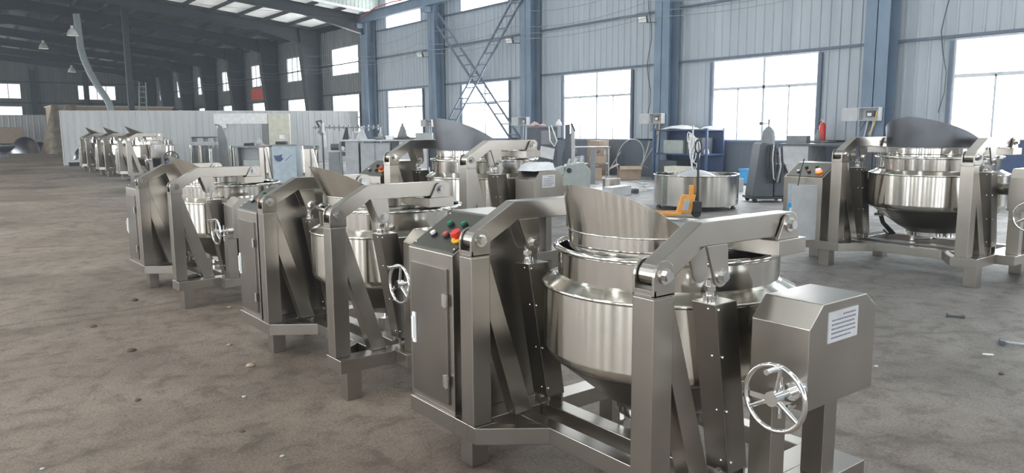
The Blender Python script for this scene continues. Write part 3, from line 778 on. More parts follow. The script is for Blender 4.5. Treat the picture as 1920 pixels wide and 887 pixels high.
# ================================================================ THINGS ALONG THE WINDOW WALL
def clutter(name, mat, loc, size, label, cat, rz=0, kind='box'):
    m = MB(); a, b, c = size
    if kind == 'bag':
        prof = [(.001, 0), (.5, 0), (.56, .15), (.48, .45), (.30, .72), (.12, .88), (.16, 1.0), (.001, .96)]
        m.slathe([(r_ * 1, z) for r_, z in prof], (0, 0, 0), 18)
        m.v = [(x * a * (1 + .18 * math.sin(7 * y + z * 9)), y * b * (1 + .15 * math.sin(6 * x + z * 8)), z * c) for x, y, z in m.v]
    elif kind == 'cloth':
        n = 9; vs = []
        for j in range(n):
            for i in range(n):
                u, v = i / (n - 1) - .5, j / (n - 1) - .5
                h = max(0, 1 - 3.2 * (u * u + v * v)) * (.6 + .4 * math.sin(11 * u + 3 * v + loc[0])) + .04
                vs.append((u * a, v * b, c * h))
        m.add(vs, [(j * n + i, j * n + i + 1, (j + 1) * n + i + 1, (j + 1) * n + i) for j in range(n - 1) for i in range(n - 1)], True)
        m.add([(p[0], p[1], 0) for p in vs], [(j * n + i, (j + 1) * n + i, (j + 1) * n + i + 1, j * n + i + 1) for j in range(n - 1) for i in range(n - 1)])
    elif kind == 'tin':
        m.lathe([(.001, 0), (a / 2, 0), (a / 2, c), (a / 2 * .92, c), (a / 2 * .92, c - .02), (.001, c - .02)], (0, 0, 0), 20)
    elif kind == 'cone':
        m.lathe([(.001, 0), (a / 2, 0), (a * .08, c * .8), (a * .14, c * .86), (a * .05, c), (.001, c)], (0, 0, 0), 18)
    elif kind == 'bottle':
        m.slathe([(.001, 0), (a / 2, 0), (a / 2, c * .6), (a * .2, c * .78), (a * .2, c), (.001, c)], (0, 0, 0), 16)
    elif kind == 'tool':
        m.cyl((-a / 2, 0, c * .5), (a / 4, 0, c * .5), c * .42, 10); m.cbox((a * .33, 0, c * .55), (a * .3, b, c * .9))
        m.cyl((a * .33, -b * .9, c * .5), (a * .33, b * .9, c * .5), c * .2, 8)
    else:
        m.cbox((0, 0, c / 2), (a, b, c)); m.cbox((0, 0, c - .008), (a + .012, b + .012, .014))
    o = m.build(name, mat, None, .004 if kind in ('box',) else 0); o.location = loc; o.rotation_euler = (0, 0, rz)
    return tag(o, label, cat)
# shelf unit
sh = empty('storage_rack', (19.25, 15.85, 0), 'dark blue storage rack against the wall, heaped with pale cloths', 'rack')
for y in (-1.05, 1.05):
    for x in (-.40, .40): obj(MB().box(x - .03, x + .03, y - .03, y + .03, 0, 1.66), 'upright', 'navy', sh)
for z in (.18, .86, 1.62): obj(MB().box(-.44, .44, -1.1, 1.1, z - .03, z + .01), 'shelf', 'navy', sh, .004)
obj(MB().box(.40, .42, -1.05, 1.05, .1, 1.6), 'back_panel', 'navy', sh)
clutter('cloth', 'white', (19.15, 16.1, 1.631), (.7, 1.3, .14), 'long pale cloth heaped on top of the dark storage rack', 'cloth', .1, 'cloth')
clutter('cloth', 'light_grey', (19.2, 15.02, 1.631), (.6, .5, .10), 'grey crumpled cloth at the right end of the rack top', 'cloth', .4, 'cloth')
clutter('storage_box', 'sage', (19.2, 16.2, .871), (.5, .8, .42), 'grey green box on the middle shelf of the dark rack', 'box')
clutter('storage_box', 'dark_grey', (19.2, 15.35, .871), (.5, .6, .50), 'dark box beside the grey green one on the middle shelf', 'box')
clutter('paper_bag', 'white', (18.98, 14.90, .871), (.16, .14, .24), 'white crumpled bag at the right end of the middle shelf', 'bag', .2, 'bag')
clutter('storage_box', 'cream', (18.45, 15.5, .0), (.5, .8, .5), 'cream carton on the floor before the dark rack', 'box')
clutter('storage_box', 'dark_grey', (19.2, 16.35, .191), (.6, .7, .45), 'dark bin on the bottom shelf of the dark rack', 'bin')
cp = empty('cable_stand', (18.25, 14.85, 0), 'thin post draped with looped white cables before the storage rack', 'cable stand')
obj(MB().cyl((0, 0, 0), (0, 0, 1.75), .022, 8), 'post', 'light_grey', cp)
obj(MB().cyl((0, 0, 0), (0, 0, .03), .18, 16), 'foot_plate', 'mid_grey', cp)
for i in range(7):
    a = .12 + .03 * i; obj(MB().tube([(.03 * math.sin(i), -.05 * i + .15 + a * math.cos(t * PI / 8) * .5, 1.55 - .03 * i + (a * 1.6 + .1 * (i % 3)) * (math.sin(t * PI / 8) - 1) * .8) for t in range(16)], .012, 5, True), 'cable_loop', 'white', cp)
# wall side bench, right
wb_ = empty('work_bench', (18.78, 10.6, 0), 'dark draped work bench below the fire extinguisher', 'work bench')
obj(MB().box(-.5, .45, -1.3, 1.35, 1.18, 1.24), 'bench_top', 'dark_grey', wb_, .006)
obj(MB().box(-.46, .42, -1.2, -.35, .12, 1.18), 'drawer_block', 'dark_grey', wb_, .005)
obj(MB().box(-.46, .42, .5, 1.25, .12, 1.18), 'cupboard', 'light_grey', wb_, .005)
for y in (-1.24, 1.24):
    for x in (-.42, .38): obj(MB().box(x, x + .06, y - .03, y + .03, 0, 1.18), 'leg', 'mid_grey', wb_)
clutter('tool_case', 'mid_grey', (18.8, 11.7, 1.241), (.3, .55, .2), 'grey tool case on the left end of the dark bench', 'case', .2)
clutter('bottle', 'mid_grey', (18.75, 11.1, 1.241), (.14, .14, .36), 'slim bottle standing on the dark bench against the window', 'bottle', 0, 'bottle')
clutter('white_sack', 'white', (17.95, 9.95, 0), (.34, .34, 1.1), 'tall white sack standing before the dark bench', 'sack', .3, 'bag')
hc_ = empty('hose_hanger', (17.8, 9.05, 0), 'stand hung with looping grey hoses behind the far cooker cabinet', 'hose stand')
obj(MB().cyl((0, 0, 0), (0, 0, 1.35), .03, 8), 'post', 'dark_grey', hc_); obj(MB().cyl((0, 0, 0), (0, 0, .03), .2, 16), 'foot_plate', 'dark_grey', hc_)
for i in range(5): obj(MB().tube([(0, .1 + (.15 + .05 * i) * math.cos(t * PI / 8), 1.28 + (.42 + .05 * i) * (math.sin(t * PI / 8) - 1)) for t in range(16)], .022, 6, True), 'hose_loop', 'mid_grey' if i % 2 else 'dark_grey', hc_)
# cardboard box with open flaps
cbx = empty('cardboard_box', (18.36, 17.55, 0), 'open brown cardboard box with spread flaps on the floor by the wall', 'cardboard box', rz=VR)
m = MB()
for a, b, c, d in ((-.36, -.35, -.26, .26), (.35, .36, -.26, .26), (-.36, .36, -.26, -.25), (-.36, .36, .25, .26)): m.box(a, b, c, d, 0, .36)
m.box(-.36, .36, -.26, .26, 0, .01); obj(m, 'carton', 'cardboard', cbx)
for x, an in ((-.36, 55), (.36, -55)):
    q = MB(); q.cbox((x + math.copysign(.13, x), 0, .30 + .14), (.30, .50, .01), 0, math.radians(-an if x < 0 else -an) * -1 if False else math.radians(28 if x > 0 else -28)); obj(q, 'flap', 'cardboard', cbx)
q = MB(); q.cbox((0, -.36, .40), (.70, .26, .01), 0, 0, math.radians(22)); obj(q, 'flap', 'cardboard', cbx)
# leaning hoops and rods
for i, (y, r_) in enumerate(((18.55, .64),)):
    obj(MB().tube([(19.62 - .18 * math.sin(t * PI / 16) * 0 - .0, 0, 0) for t in range(1)] or [], .02) if False else MB().tube([(19.45 + .30 * (math.sin(t * PI / 16)) * .5, y + r_ * math.cos(t * PI / 16), r_ + .02 + r_ * math.sin(t * PI / 16)) for t in range(32)], .022, 6, True), 'steel_hoop', 'light_grey', None, 0, 'large steel hoop leaning on the dark wall base behind the cardboard box', 'hoop')
for i, (y0, y1) in enumerate(((17.62, 17.5), (18.05, 17.75), (19.45, 19.3))):
    obj(MB().cyl((18.9 if i == 0 else 19.15, y0, .0), (19.28 if i == 0 else 19.75, y1, 1.25 - .2 * i), .022, 6), 'steel_rod', 'light_grey', None, 0, ('upright pale rod', 'slanting thin rod', 'low slanting rod')[i] + ' leaning on the wall below the electrical box', 'rod')
# blue bin
bb = empty('blue_bin', (19.2, 13.5, 0), 'bright blue box on the floor against the dark wall base', 'box')
m = MB(); m.box(-.2, .2, -.21, .21, .03, .46); obj(m, 'box_body', 'blue', bb, .01)
obj(MB().box(-.215, .215, -.225, .225, .42, .47), 'lid', 'blue', bb, .006); obj(MB().box(-.18, .18, -.19, .19, 0, .03), 'base', 'black', bb)
clutter('metal_drum', 'light_grey', (16.9, 12.3, 0), (.42, .42, .34), 'small steel drum on the floor behind the round vat', 'drum', 0, 'tin')
clutter('white_bucket', 'white', (17.4, 12.9, 0), (.36, .36, .42), 'white bucket on the floor behind the round vat', 'bucket', 0, 'tin')
# open frame work table with cartons
wt = empty('frame_table', (17.5, 18.55, 0), 'open steel frame table carrying cartons before the bright window', 'table', rz=VR)
obj(MB().box(-.66, .66, -.35, .35, 1.04, 1.08), 'table_top', 'mid_grey', wt, .004); obj(MB().box(-.64, .64, -.33, .33, .50, .53), 'lower_shelf', 'mid_grey', wt, .004)
for x in (-.63, .59):
    for y in (-.33, .29): obj(MB().box(x, x + .04, y, y + .04, 0, 1.04), 'leg', 'light_grey', wt)
def at_table(dx, dy): return (17.5 + dx * math.cos(YAW) + dy * math.sin(YAW), 18.55 - dx * math.sin(YAW) + dy * math.cos(YAW))
for nm, mt, dx, dy, z, sz, lb, ct, kd in (
    ('carton', 'cardboard', .25, -.05, .531, (.55, .4, .26), 'brown carton on the lower shelf of the frame table', 'carton', 'box'),
    ('carton', 'cardboard', .15, -.05, 0, (.50, .4, .40), 'brown carton on the floor under the frame table', 'carton', 'box'),
    ('cloth', 'pink', .25, -.1, .792, (.35, .3, .22), 'pink cloth on the carton of the frame table', 'cloth', 'cloth'),
    ('bottle', 'white', .50, -.15, .792, (.09, .09, .20), 'white bottle beside the pink cloth', 'bottle', 'bottle'),
    ('machine_vice', 'light_grey', -.35, -.1, .531, (.34, .22, .25), 'pale machine part on the left of the lower shelf', 'machine part', 'tool'),
    ('metal_tray', 'light_grey', -.36, 0, .0, (.45, .4, .25), 'pale metal tray on the floor under the frame table', 'tray', 'box')):
    p = at_table(dx, dy); clutter(nm, mt, (p[0], p[1], z), sz, lb, ct, VR, kd)
clutter('carton', 'cardboard', (19.3, 20.0, 0), (.5, .6, 1.25), 'tall brown carton against the wall below the window sill', 'carton')
clutter('dark_sack', 'dark_grey', (18.5, 20.6, 0), (.6, .6, 1.5), 'tall dark sack left of the tall carton', 'sack', 0, 'bag')
clutter('steel_plate', 'light_grey', (14.2, 14.4, 0), (1.5, .7, .10), 'pale steel plate stack lying on the floor near the small basin', 'plate stack', VR + .5)
clutter('round_basin', 'steel', (15.2, 15.2, 0), (.5, .5, .28), 'small round steel basin on the floor behind the plate stack', 'basin', 0, 'tin')
clutter('channel_plate', 'light_grey', (13.6, 13.4, 0), (.9, .3, .24), 'angled steel channel on the floor before the small basin', 'channel', VR + .9)
clutter('power_grinder', 'dark_grey', (14.3, 13.6, 0), (.42, .12, .12), 'dark hand grinder lying on the pale floor', 'grinder', VR + .2, 'tool')
for i, (x, y, a) in enumerate(((16.6, 15.0, .2), (17.2, 15.9, 1.0), (15.8, 14.2, .6), (17.8, 16.6, .1), (16.2, 13.3, 1.3))):
    q = MB().cbox((0, 0, .012), (.7, .12 + .05 * i, .02), 0); o = q.build('metal_strip', 'light_grey'); o.location = (x, y, 0.003); o.rotation_euler = (0, 0, a)
    tag(o, 'pale offcut strip lying on the floor before the cardboard box', 'offcut', 'offcut strips on the floor')
# square post
sp = empty('square_post', (16.0, 16.8, 0), 'grey upright square steel post before the frame table', 'post', rz=VR)
obj(MB().box(-.07, .07, -.07, .07, .02, 1.12), 'post', 'mid_grey', sp, .006); obj(MB().box(-.18, .18, -.18, .18, 0, .02), 'base_plate', 'mid_grey', sp)
# sage bench machine
sm_ = empty('sheet_folding_machine', (10.55, 11.9, 0), 'grey green bench machine with sloping top and dark blue base', 'machine', rz=VR)
obj(MB().prism([(-.30, .05), (.10, .05), (.10, .75), (-.30, .72)], 'y', -.25, .3), 'base_cabinet', 'navy', sm_, .01)
obj(MB().prism([(-.02, 0), (.46, 0), (.50, .80), (.36, .98), (0, .93), (-.10, .66)], 'y', -.32, .3), 'machine_body', 'sage', sm_, .015)
obj(MB().prism([(-.42, .78), (-.05, .90), (-.05, .74), (-.38, .66)], 'y', -.34, .3), 'side_table', 'sage', sm_, .01)
obj(MB().cyl((.05, -.345, .82), (.05, -.32, .82), .05, 20), 'dial', 'black', sm_)
obj(MB().cyl((-.1, -.27, .38), (-.1, -.25, .38), .035, 16), 'push_button', 'white', sm_)
for i, dx in enumerate((.05, .18, .3)): obj(MB().cyl((dx, -.1, .93), (dx + .04, -.05, 1.04 + .02 * i), .03, 10), 'clamp', 'light_grey', sm_)
# dark cabinet tower with drawing board panel
tw = empty('tool_cabinet', (15.9, 19.0, 0), 'dark tall tool cabinet with a tilted pale panel, cloths on top', 'cabinet', rz=VR)
obj(MB().box(-.55, .42, -.35, .35, .05, 1.72), 'cabinet_body', 'dark_grey', tw, .01)
obj(MB().box(-.10, .38, -.37, -.35, 1.18, 1.62), 'door', 'mid_grey', tw, .005)
obj(MB().box(-.55, .42, -.36, .36, 1.72, 1.76), 'cabinet_top', 'mid_grey', tw, .005)
q = MB(); q.cbox((.08, -.55, .92), (.46, .02, .42), 0, math.radians(12), math.radians(-35)); obj(q, 'tilted_panel', 'light_grey', tw, .004)
obj(MB().tube([(.15, -.45, 1.75), (.18, -.5, 1.3), (.32, -.52, 1.12), (.40, -.5, 1.3), (.22, -.45, 1.78)], .022, 6), 'bent_tube', 'white', tw)
clutter('cloth', 'pink', (15.7, 19.1, 1.762), (.6, .5, .16), 'pinkish cloth heap on top of the dark tool cabinet', 'cloth', VR, 'cloth')
clutter('paper_bag', 'white', (16.22, 18.62, 1.762), (.16, .2, .22), 'white bag on the right of the tool cabinet top', 'bag', 0, 'bag')
pb = empty('pillar_machine', (16.65, 18.55, 0), 'tall two-tone leaning pillar machine right of the tool cabinet', 'machine', rz=VR)
obj(MB().prism([(-.18, 0), (.02, 0), (-.02, 1.82), (-.16, 1.80)], 'y', -.12, .12), 'dark_column', 'dark_grey', pb, .01)
obj(MB().prism([(.025, 0), (.16, 0), (.14, 1.55), (.02, 1.80)], 'y', -.12, .12), 'pale_column', 'light_grey', pb, .01)
obj(MB().prism([(.00, 1.83), (.14, 1.56), (.17, 1.6), (.06, 1.86)], 'y', -.08, .08), 'head_cover', 'black', pb)
# ---- round vat with pallet jack
vt = empty('round_vat', (12.70, 10.22, 0), 'large open round stainless vat on the floor behind the orange pallet jack', 'vat')
obj(MB().lathe([(.86, .10), (.86, .70)], (0, 0, 0), 72).slathe([(.86, .69), (.875, .70), (.88, .715), (.865, .725), (.85, .715)], (0, 0, 0), 72).lathe([(.85, .71), (.85, .22), (.001, .20)], (0, 0, 0), 72).lathe([(.001, .10), (.86, .10)], (0, 0, 0), 72), 'tank_wall', 'polished', vt)
obj(MB().dome((0, 0, .30), .60, .50, 40, 10), 'domed_bottom', 'light_grey', vt)
for a in (20, 110, 200, 290):
    a = math.radians(a + 15); x, y = .76 * math.cos(a), .76 * math.sin(a)
    obj(MB().cyl((x, y, 0), (x, y, .035), .05, 14).cyl((x, y, .03), (x, y, .11), .03, 12), 'foot', 'dark_grey', vt)
pj = empty('pallet_jack', (11.30, 9.22, 0), 'orange pallet jack with upright black handle before the round vat', 'pallet jack', rz=VR)
obj(MB().prism([(-.26, .08), (.02, .08), (.10, .42), (-.16, .42)], 'y', -.06, .06), 'jack_body', 'orange', pj, .01)
obj(MB().box(-.02, .06, -.03, .03, .42, .60), 'lift_link', 'orange', pj, .005)
obj(MB().prism([(-.17, .14), (-.05, .14), (-.01, .34), (-.12, .34)], 'y', -.075, -.06), 'fork_plate', 'light_grey', pj)
for y in (-.20, .12): obj(MB().box(-1.25, -.2, y, y + .10, .05, .10), 'fork', 'orange', pj, .005)
obj(MB().box(.04, .20, -.10, .10, .10, .30), 'pump_block', 'black', pj, .01)
for y in (-.08, .04): obj(MB().cyl((.12, y, .075), (.12, y + .05, .075), .075, 18), 'wheel', 'rubber', pj)
obj(MB().cyl((.15, 0, .28), (.13, 0, 1.22), .022, 10), 'handle_bar', 'black', pj)
obj(MB().tube([(.13 + .06 * math.cos(t * PI / 10), 0, 1.32 + .12 * math.sin(t * PI / 10)) for t in range(20)], .016, 8, True), 'handle_grip', 'black', pj)
# ---- welding cart
wc = empty('welding_cart', (14.95, 10.15, 0), 'dark slanted welding machine on castors with hanging cables', 'welding machine', rz=VR)
obj(MB().prism([(-.30, .13), (.16, .13), (.16, 1.28), (-.10, 1.34), (-.16, 1.30)], 'y', -.25, .3), 'machine_body', 'dark_grey', wc, .01)
obj(MB().box(-.34, .52, -.3, .35, .08, .13), 'cart_base', 'black', wc, .006)
obj(MB().box(.2, .46, -.2, .3, .13, .85), 'wire_feeder', 'dark_grey', wc, .02)
for x, y in ((-.24, -.25), (.42, -.25), (-.24, .28), (.42, .28)): obj(MB().cyl((x, y - .02, .05), (x, y + .02, .05), .05, 14).box(x - .02, x + .02, y - .03, y + .03, .05, .09), 'caster', 'rubber', wc)
for i in range(4):
    obj(MB().tube([(.02 + .05 * i, -.3, 1.28), (-.02 + .05 * i, -.36, 1.0), (.0 + .06 * i, -.36, .55 - .1 * (i % 2)), (.12 + .05 * i, -.34, .45), (.18 + .05 * i, -.33, .8), (.12 + .06 * i, -.3, 1.22)], .02, 7), 'welding_cable', 'black' if i != 2 else 'light_grey', wc)
obj(MB().tube([(.1, -.2, 1.3), (.28, -.25, 1.05), (.45, -.25, .7), (.55, -.2, .45)], .022, 7), 'welding_cable', 'black', wc)
gc = empty('gas_cylinder', (16.0, 10.75, 0), 'grey gas cylinder with valve standing behind the welding cart', 'gas cylinder')
obj(MB().slathe([(.001, 0), (.15, 0), (.155, .05), (.155, 1.45), (.13, 1.58), (.06, 1.67), (.03, 1.69), (.001, 1.69)], (0, 0, 0), 24), 'cylinder_body', 'mid_grey', gc)
obj(MB().cyl((0, 0, 1.68), (0, 0, 1.86), .018, 10).cyl((-.05, 0, 1.84), (.05, 0, 1.84), .012, 8), 'valve', 'dark_grey', gc)
obj(MB().cyl((-.02, 0, 1.76), (-.16, .12, 1.76), .012, 8).cyl((-.16, .12, 1.76), (-.17, .10, 1.76), .04, 14), 'regulator', 'dark_grey', gc)
# ---- behind the big cooker on the right
nb = empty('blue_press', (18.9, 6.6, 0), 'dark blue machine cabinet behind the right-hand cooker arm, below the window', 'machine')
obj(MB().box(-.6, .6, -1.2, .55, .1, 1.34), 'machine_body', 'navy', nb, .02); obj(MB().box(-.64, .64, -1.25, .6, 1.34, 1.38), 'machine_top', 'mid_grey', nb, .01)
obj(MB().box(-.62, -.6, -.9, .2, .6, 1.1), 'door', 'navy', nb); obj(MB().box(-.5, .5, -1.1, .45, 0, .1), 'plinth', 'black', nb)
fn = empty('steel_funnel', (11.9, 4.72, 0), 'small stainless funnel tank on legs behind the cooker gearbox at the edge', 'funnel tank')
obj(MB().lathe([(.24, 1.05), (.24, 1.0), (.20, .62), (.08, .45), (.05, .40)], (0, 0, 0), 32).slathe([(.24, 1.04), (.26, 1.05), (.24, 1.06)], (0, 0, 0), 32), 'funnel', 'polished', fn)
for a in range(3): obj(MB().cyl((.18 * math.cos(a * 2.1), .18 * math.sin(a * 2.1), .65), (.28 * math.cos(a * 2.1), .28 * math.sin(a * 2.1), 0), .02, 8), 'leg', 'steel', fn)
obj(MB().box(-.10, .10, -.10, .10, .20, .42), 'outlet_box', 'white', fn, .01)
# blue hand controller hanging on the cooker's cabinet
bc = empty('control_pendant', (8.32, 5.16, .60), 'small blue controller hanging by its cable before the open cabinet door', 'controller')
obj(MB().box(-.05, .04, -.09, .09, 0, .15), 'controller_case', 'blue', bc, .01); obj(MB().box(-.055, -.05, -.06, .06, .03, .09), 'dial_plate', 'white', bc)
obj(MB().tube([(0, 0, .15), (.02, .01, .35), (.03, -.02, .55), (.07, -.03, .68)], .007, 6), 'cable', 'black', bc)
# plastic film on the middle cooker's gearbox
pf = MB(); n = 12; vs = []
for j in range(n):
    for i in range(n):
        u, v = i / (n - 1), j / (n - 1); e = min(u, 1 - u, v, 1 - v)
        vs.append((.61 + .36 * u, -.285 + .26 * v, 1.214 + (.085 * min(1, e * 10)) * (.8 + .25 * math.sin(9 * u + 5 * v)) ))
pf.add(vs, [(j * n + i, j * n + i + 1, (j + 1) * n + i + 1, (j + 1) * n + i) for j in range(n - 1) for i in range(n - 1)], True)
o = pf.build('plastic_film', 'plastic_sheet', None, 0, .003); o.location = (4.42, 6.42, 0); o.rotation_euler = (0, 0, math.radians(7))
tag(o, 'crumpled clear plastic film lying on the gearbox of the middle cooker', 'plastic film')

# ================================================================ CENTRE OF THE HALL
def V(gx, gy, dx=0, dy=0): return (gx + dx * math.cos(YAW) + dy * math.sin(YAW), gy - dx * math.sin(YAW) + dy * math.cos(YAW))
# partition of corrugated panels
pt = MB(); L_ = math.hypot(13.8, 5.2)
ribbed(pt, 0, 'x', 0, L_, 0.02, 2.72, -.03, .32, .05)
pt.box(0, L_, -.01, .04, 2.70, 2.76); pt.box(-.04, .02, -.04, .04, 0, 2.76)
o = pt.build('wall_partition', 'partition'); o.location = (5.5, 44.4, 0); o.rotation_euler = (0, 0, math.atan2(-5.2, 13.8)); struct(o)
bl = empty('black_beam', (5.75, 42.9, 0), 'black box beam lying on the floor at the left end of the partition', 'beam')
obj(MB().box(-.25, .75, -.14, .14, .02, .20), 'beam_body', 'black', bl, .01); obj(MB().box(-.27, -.25, -.16, .16, 0, .22), 'end_plate', 'dark_grey', bl)
ds = empty('wok_bowl_stand', (6.0, 40.9, 0), 'shiny round bowl lid tilted on a low stand before the partition', 'bowl', rz=VR)
dm = MB(); dm.slathe([(.55 * math.cos(PI / 2 * k / 8), .62 * math.sin(PI / 2 * k / 8)) for k in range(9)], (0, 0, .42), 36)
obj(dm, 'bowl', 'pot_dark', ds); obj(MB().tube([(.57 * math.cos(t * PI / 16), .57 * math.sin(t * PI / 16), .42) for t in range(32)], .03, 8, True), 'rim', 'chrome', ds)
for a in (40, 160, 280): obj(MB().box(.32 * math.cos(math.radians(a)) - .03, .32 * math.cos(math.radians(a)) + .03, .32 * math.sin(math.radians(a)) - .03, .32 * math.sin(math.radians(a)) + .03, 0, .42), 'leg', 'steel', ds)
# long bench with cabinets
bx, by = 11.0, 21.45
lb_ = empty('long_work_bench', (bx, by, 0), 'long grey work bench with cabinets and tools in the middle of the hall', 'work bench', rz=VR)
obj(MB().box(-.95, 3.0, -.45, .5, 1.33, 1.375), 'bench_top', 'light_grey', lb_, .006)
obj(MB().box(-.75, -.35, -.40, .45, .06, 1.33), 'side_cabinet', 'cabinet_grey', lb_, .006)
obj(MB().box(-.30, .62, -.36, .45, .06, 1.28), 'cabinet_body', 'cabinet_grey', lb_, .006)
for x0 in (-.28, .18): obj(MB().box(x0, x0 + .42, -.385, -.36, .12, 1.24), 'cabinet_door', 'cabinet_grey', lb_, .005)
obj(MB().box(.52, .55, -.40, -.385, .55, .75), 'door_handle', 'black', lb_)
obj(MB().box(.64, .88, -.30, .45, .06, 1.32), 'filler_panel', 'dark_grey', lb_)
obj(MB().box(.90, 1.75, -.42, .45, .5, 1.32), 'drawer_unit', 'light_grey', lb_, .006)
obj(MB().box(1.8, 2.9, -.2, .45, .1, 1.30), 'back_cabinet', 'dark_grey', lb_, .006)
for x in (-.92, 1.74, 2.9): obj(MB().box(x, x + .05, -.42, -.37, 0, 1.33), 'leg', 'mid_grey', lb_)
for nm, mt, dx, dy, z, sz, lb, ct, kd in (
    ('welding_cone', 'light_grey', -.30, .0, 1.376, (.34, .34, .42), 'pale cone shaped tool standing on the left of the long bench', 'cone tool', 'cone'),
    ('hand_tool', 'dark_grey', .05, -.1, 1.376, (.30, .10, .09), 'dark hand tool on the long bench right of the cone', 'hand tool', 'tool'),
    ('hand_tool', 'mid_grey', .30, -.25, 1.376, (.28, .10, .10), 'grey hand tool on the bench below the tall window', 'hand tool', 'tool'),
    ('paper_sheet', 'white', -.05, -.3, 1.376, (.40, .2, .02), 'white paper block lying at the front of the long bench', 'paper', 'box'),
    ('small_clamp_stand', 'sage', .22, .2, 1.376, (.12, .12, .28), 'small clamp stand at the back of the long bench', 'stand', 'bottle'),
    ('plastic_tub', 'white', .58, -.15, 1.376, (.22, .24, .12), 'white tub on the long bench left of the dark cloth', 'tub', 'box'),
    ('dark_cloth', 'black', 1.02, -.1, 1.376, (.60, .4, .12), 'dark cloth spread on the long bench before the bright window', 'cloth', 'cloth'),
    ('grey_bag', 'mid_grey', .92, .25, 1.376, (.26, .24, .50), 'grey bag standing behind the dark cloth', 'bag', 'bag'),
    ('storage_crate', 'sage', 1.62, .1, 1.376, (.52, .35, .20), 'grey green crate on the long bench right of the grey bag', 'crate', 'box'),
    ('storage_crate', 'dark_grey', 2.2, .15, 1.376, (.42, .3, .14), 'low dark crate on the long bench near the shield', 'crate', 'box')):
    p = V(bx, by, dx, dy); clutter(nm, mt, (p[0], p[1], z), sz, lb, ct, VR, kd)
# left half bench with painted cabinet
cx_, cy_ = 8.97, 23.35
pc = empty('painted_cabinet', (cx_, cy_, 0), 'pale blue cabinet with a dark painted emblem on its side', 'cabinet', rz=VR)
obj(MB().box(-.34, .40, -.3, .35, .04, 1.20), 'cabinet_body', 'pale_blue', pc, .006); obj(MB().box(-.36, .42, -.32, .37, 1.20, 1.24), 'cabinet_top', 'mid_grey', pc, .004)
obj(MB().prism([(-.30, .93), (-.24, .90), (-.10, .92), (-.03, .95), (-.05, .86), (.00, .80), (-.06, .74), (-.15, .71), (-.24, .75), (-.28, .84)], 'y', -.306, -.3), 'emblem', 'navy', pc)
for i in range(4): obj(MB().cyl((.05 + .05 * i, -.303, .74 + .05 * i), (.13 + .05 * i, -.303, .80 + .04 * i), .006, 5), 'painted_stroke', 'navy', pc)
gb_ = empty('grey_bench', V(cx_, cy_, -.95) + (0,), 'grey panelled bench left of the pale blue cabinet', 'bench', rz=VR)
obj(MB().box(-.62, .52, -.3, .4, 1.16, 1.20), 'bench_top', 'mid_grey', gb_, .004); obj(MB().box(-.50, -.46, -.28, .35, 0, 1.16), 'side_panel', 'mid_grey', gb_)
obj(MB().box(-.46, .20, .0, .03, .2, 1.14), 'back_panel', 'cabinet_grey', gb_); obj(MB().box(.20, .34, -.28, -.1, 0, 1.16), 'post', 'steel', gb_, .004)
obj(MB().prism([(.36, 1.14), (.42, 1.14), (.56, .2), (.48, .2)], 'y', -.3, -.2), 'brace', 'steel', gb_)
obj(MB().box(-.34, .18, -.2, .0, .2, .78), 'motor_cover', 'sage', gb_, .02)
st_ = empty('steel_stand', V(cx_, cy_, .72) + (0,), 'narrow stainless stand with slanted strut right of the painted cabinet', 'stand', rz=VR)
obj(MB().box(-.12, .06, -.1, .1, 0, 1.10), 'post', 'steel', st_, .004); obj(MB().prism([(.08, 1.1), (.14, 1.1), (.40, 0), (.30, 0)], 'y', -.08, .02), 'strut', 'steel', st_)
obj(MB().box(-.14, .18, -.12, .12, 1.10, 1.20), 'head_block', 'mid_grey', st_, .004)
wl_ = empty('desk_magnifier', V(cx_, cy_, -.05) + (1.246,), 'white framed lamp standing on the pale blue cabinet', 'lamp', rz=VR)
obj(MB().tube([(.16, 0, .0), (.18, 0, .18), (.12, 0, .30), (0, 0, .33), (-.12, 0, .33), (-.13, 0, .18)], .018, 6), 'frame', 'light_grey', wl_)
obj(MB().box(-.12, .02, -.05, .05, .16, .30), 'lamp_head', 'white', wl_, .01); obj(MB().box(-.24, .10, -.12, .12, 0, .09), 'lamp_base', 'black', wl_, .02)
p = V(cx_, cy_, -.9, .2); clutter('water_tap', 'light_grey', (p[0], p[1], 1.201), (.16, .1, .26), 'small pale fitting standing on the grey bench', 'fitting', VR, 'bottle')
p = V(cx_, cy_, -1.15); clutter('dark_tool', 'black', (p[0], p[1], 1.201), (.30, .12, .1), 'dark power tool on the left of the grey bench', 'power tool', VR, 'tool')
p = V(cx_, cy_, -.7); clutter('rag', 'pink', (p[0], p[1], 1.201), (.34, .25, .09), 'pale pink rag on the grey bench', 'rag', VR, 'cloth')
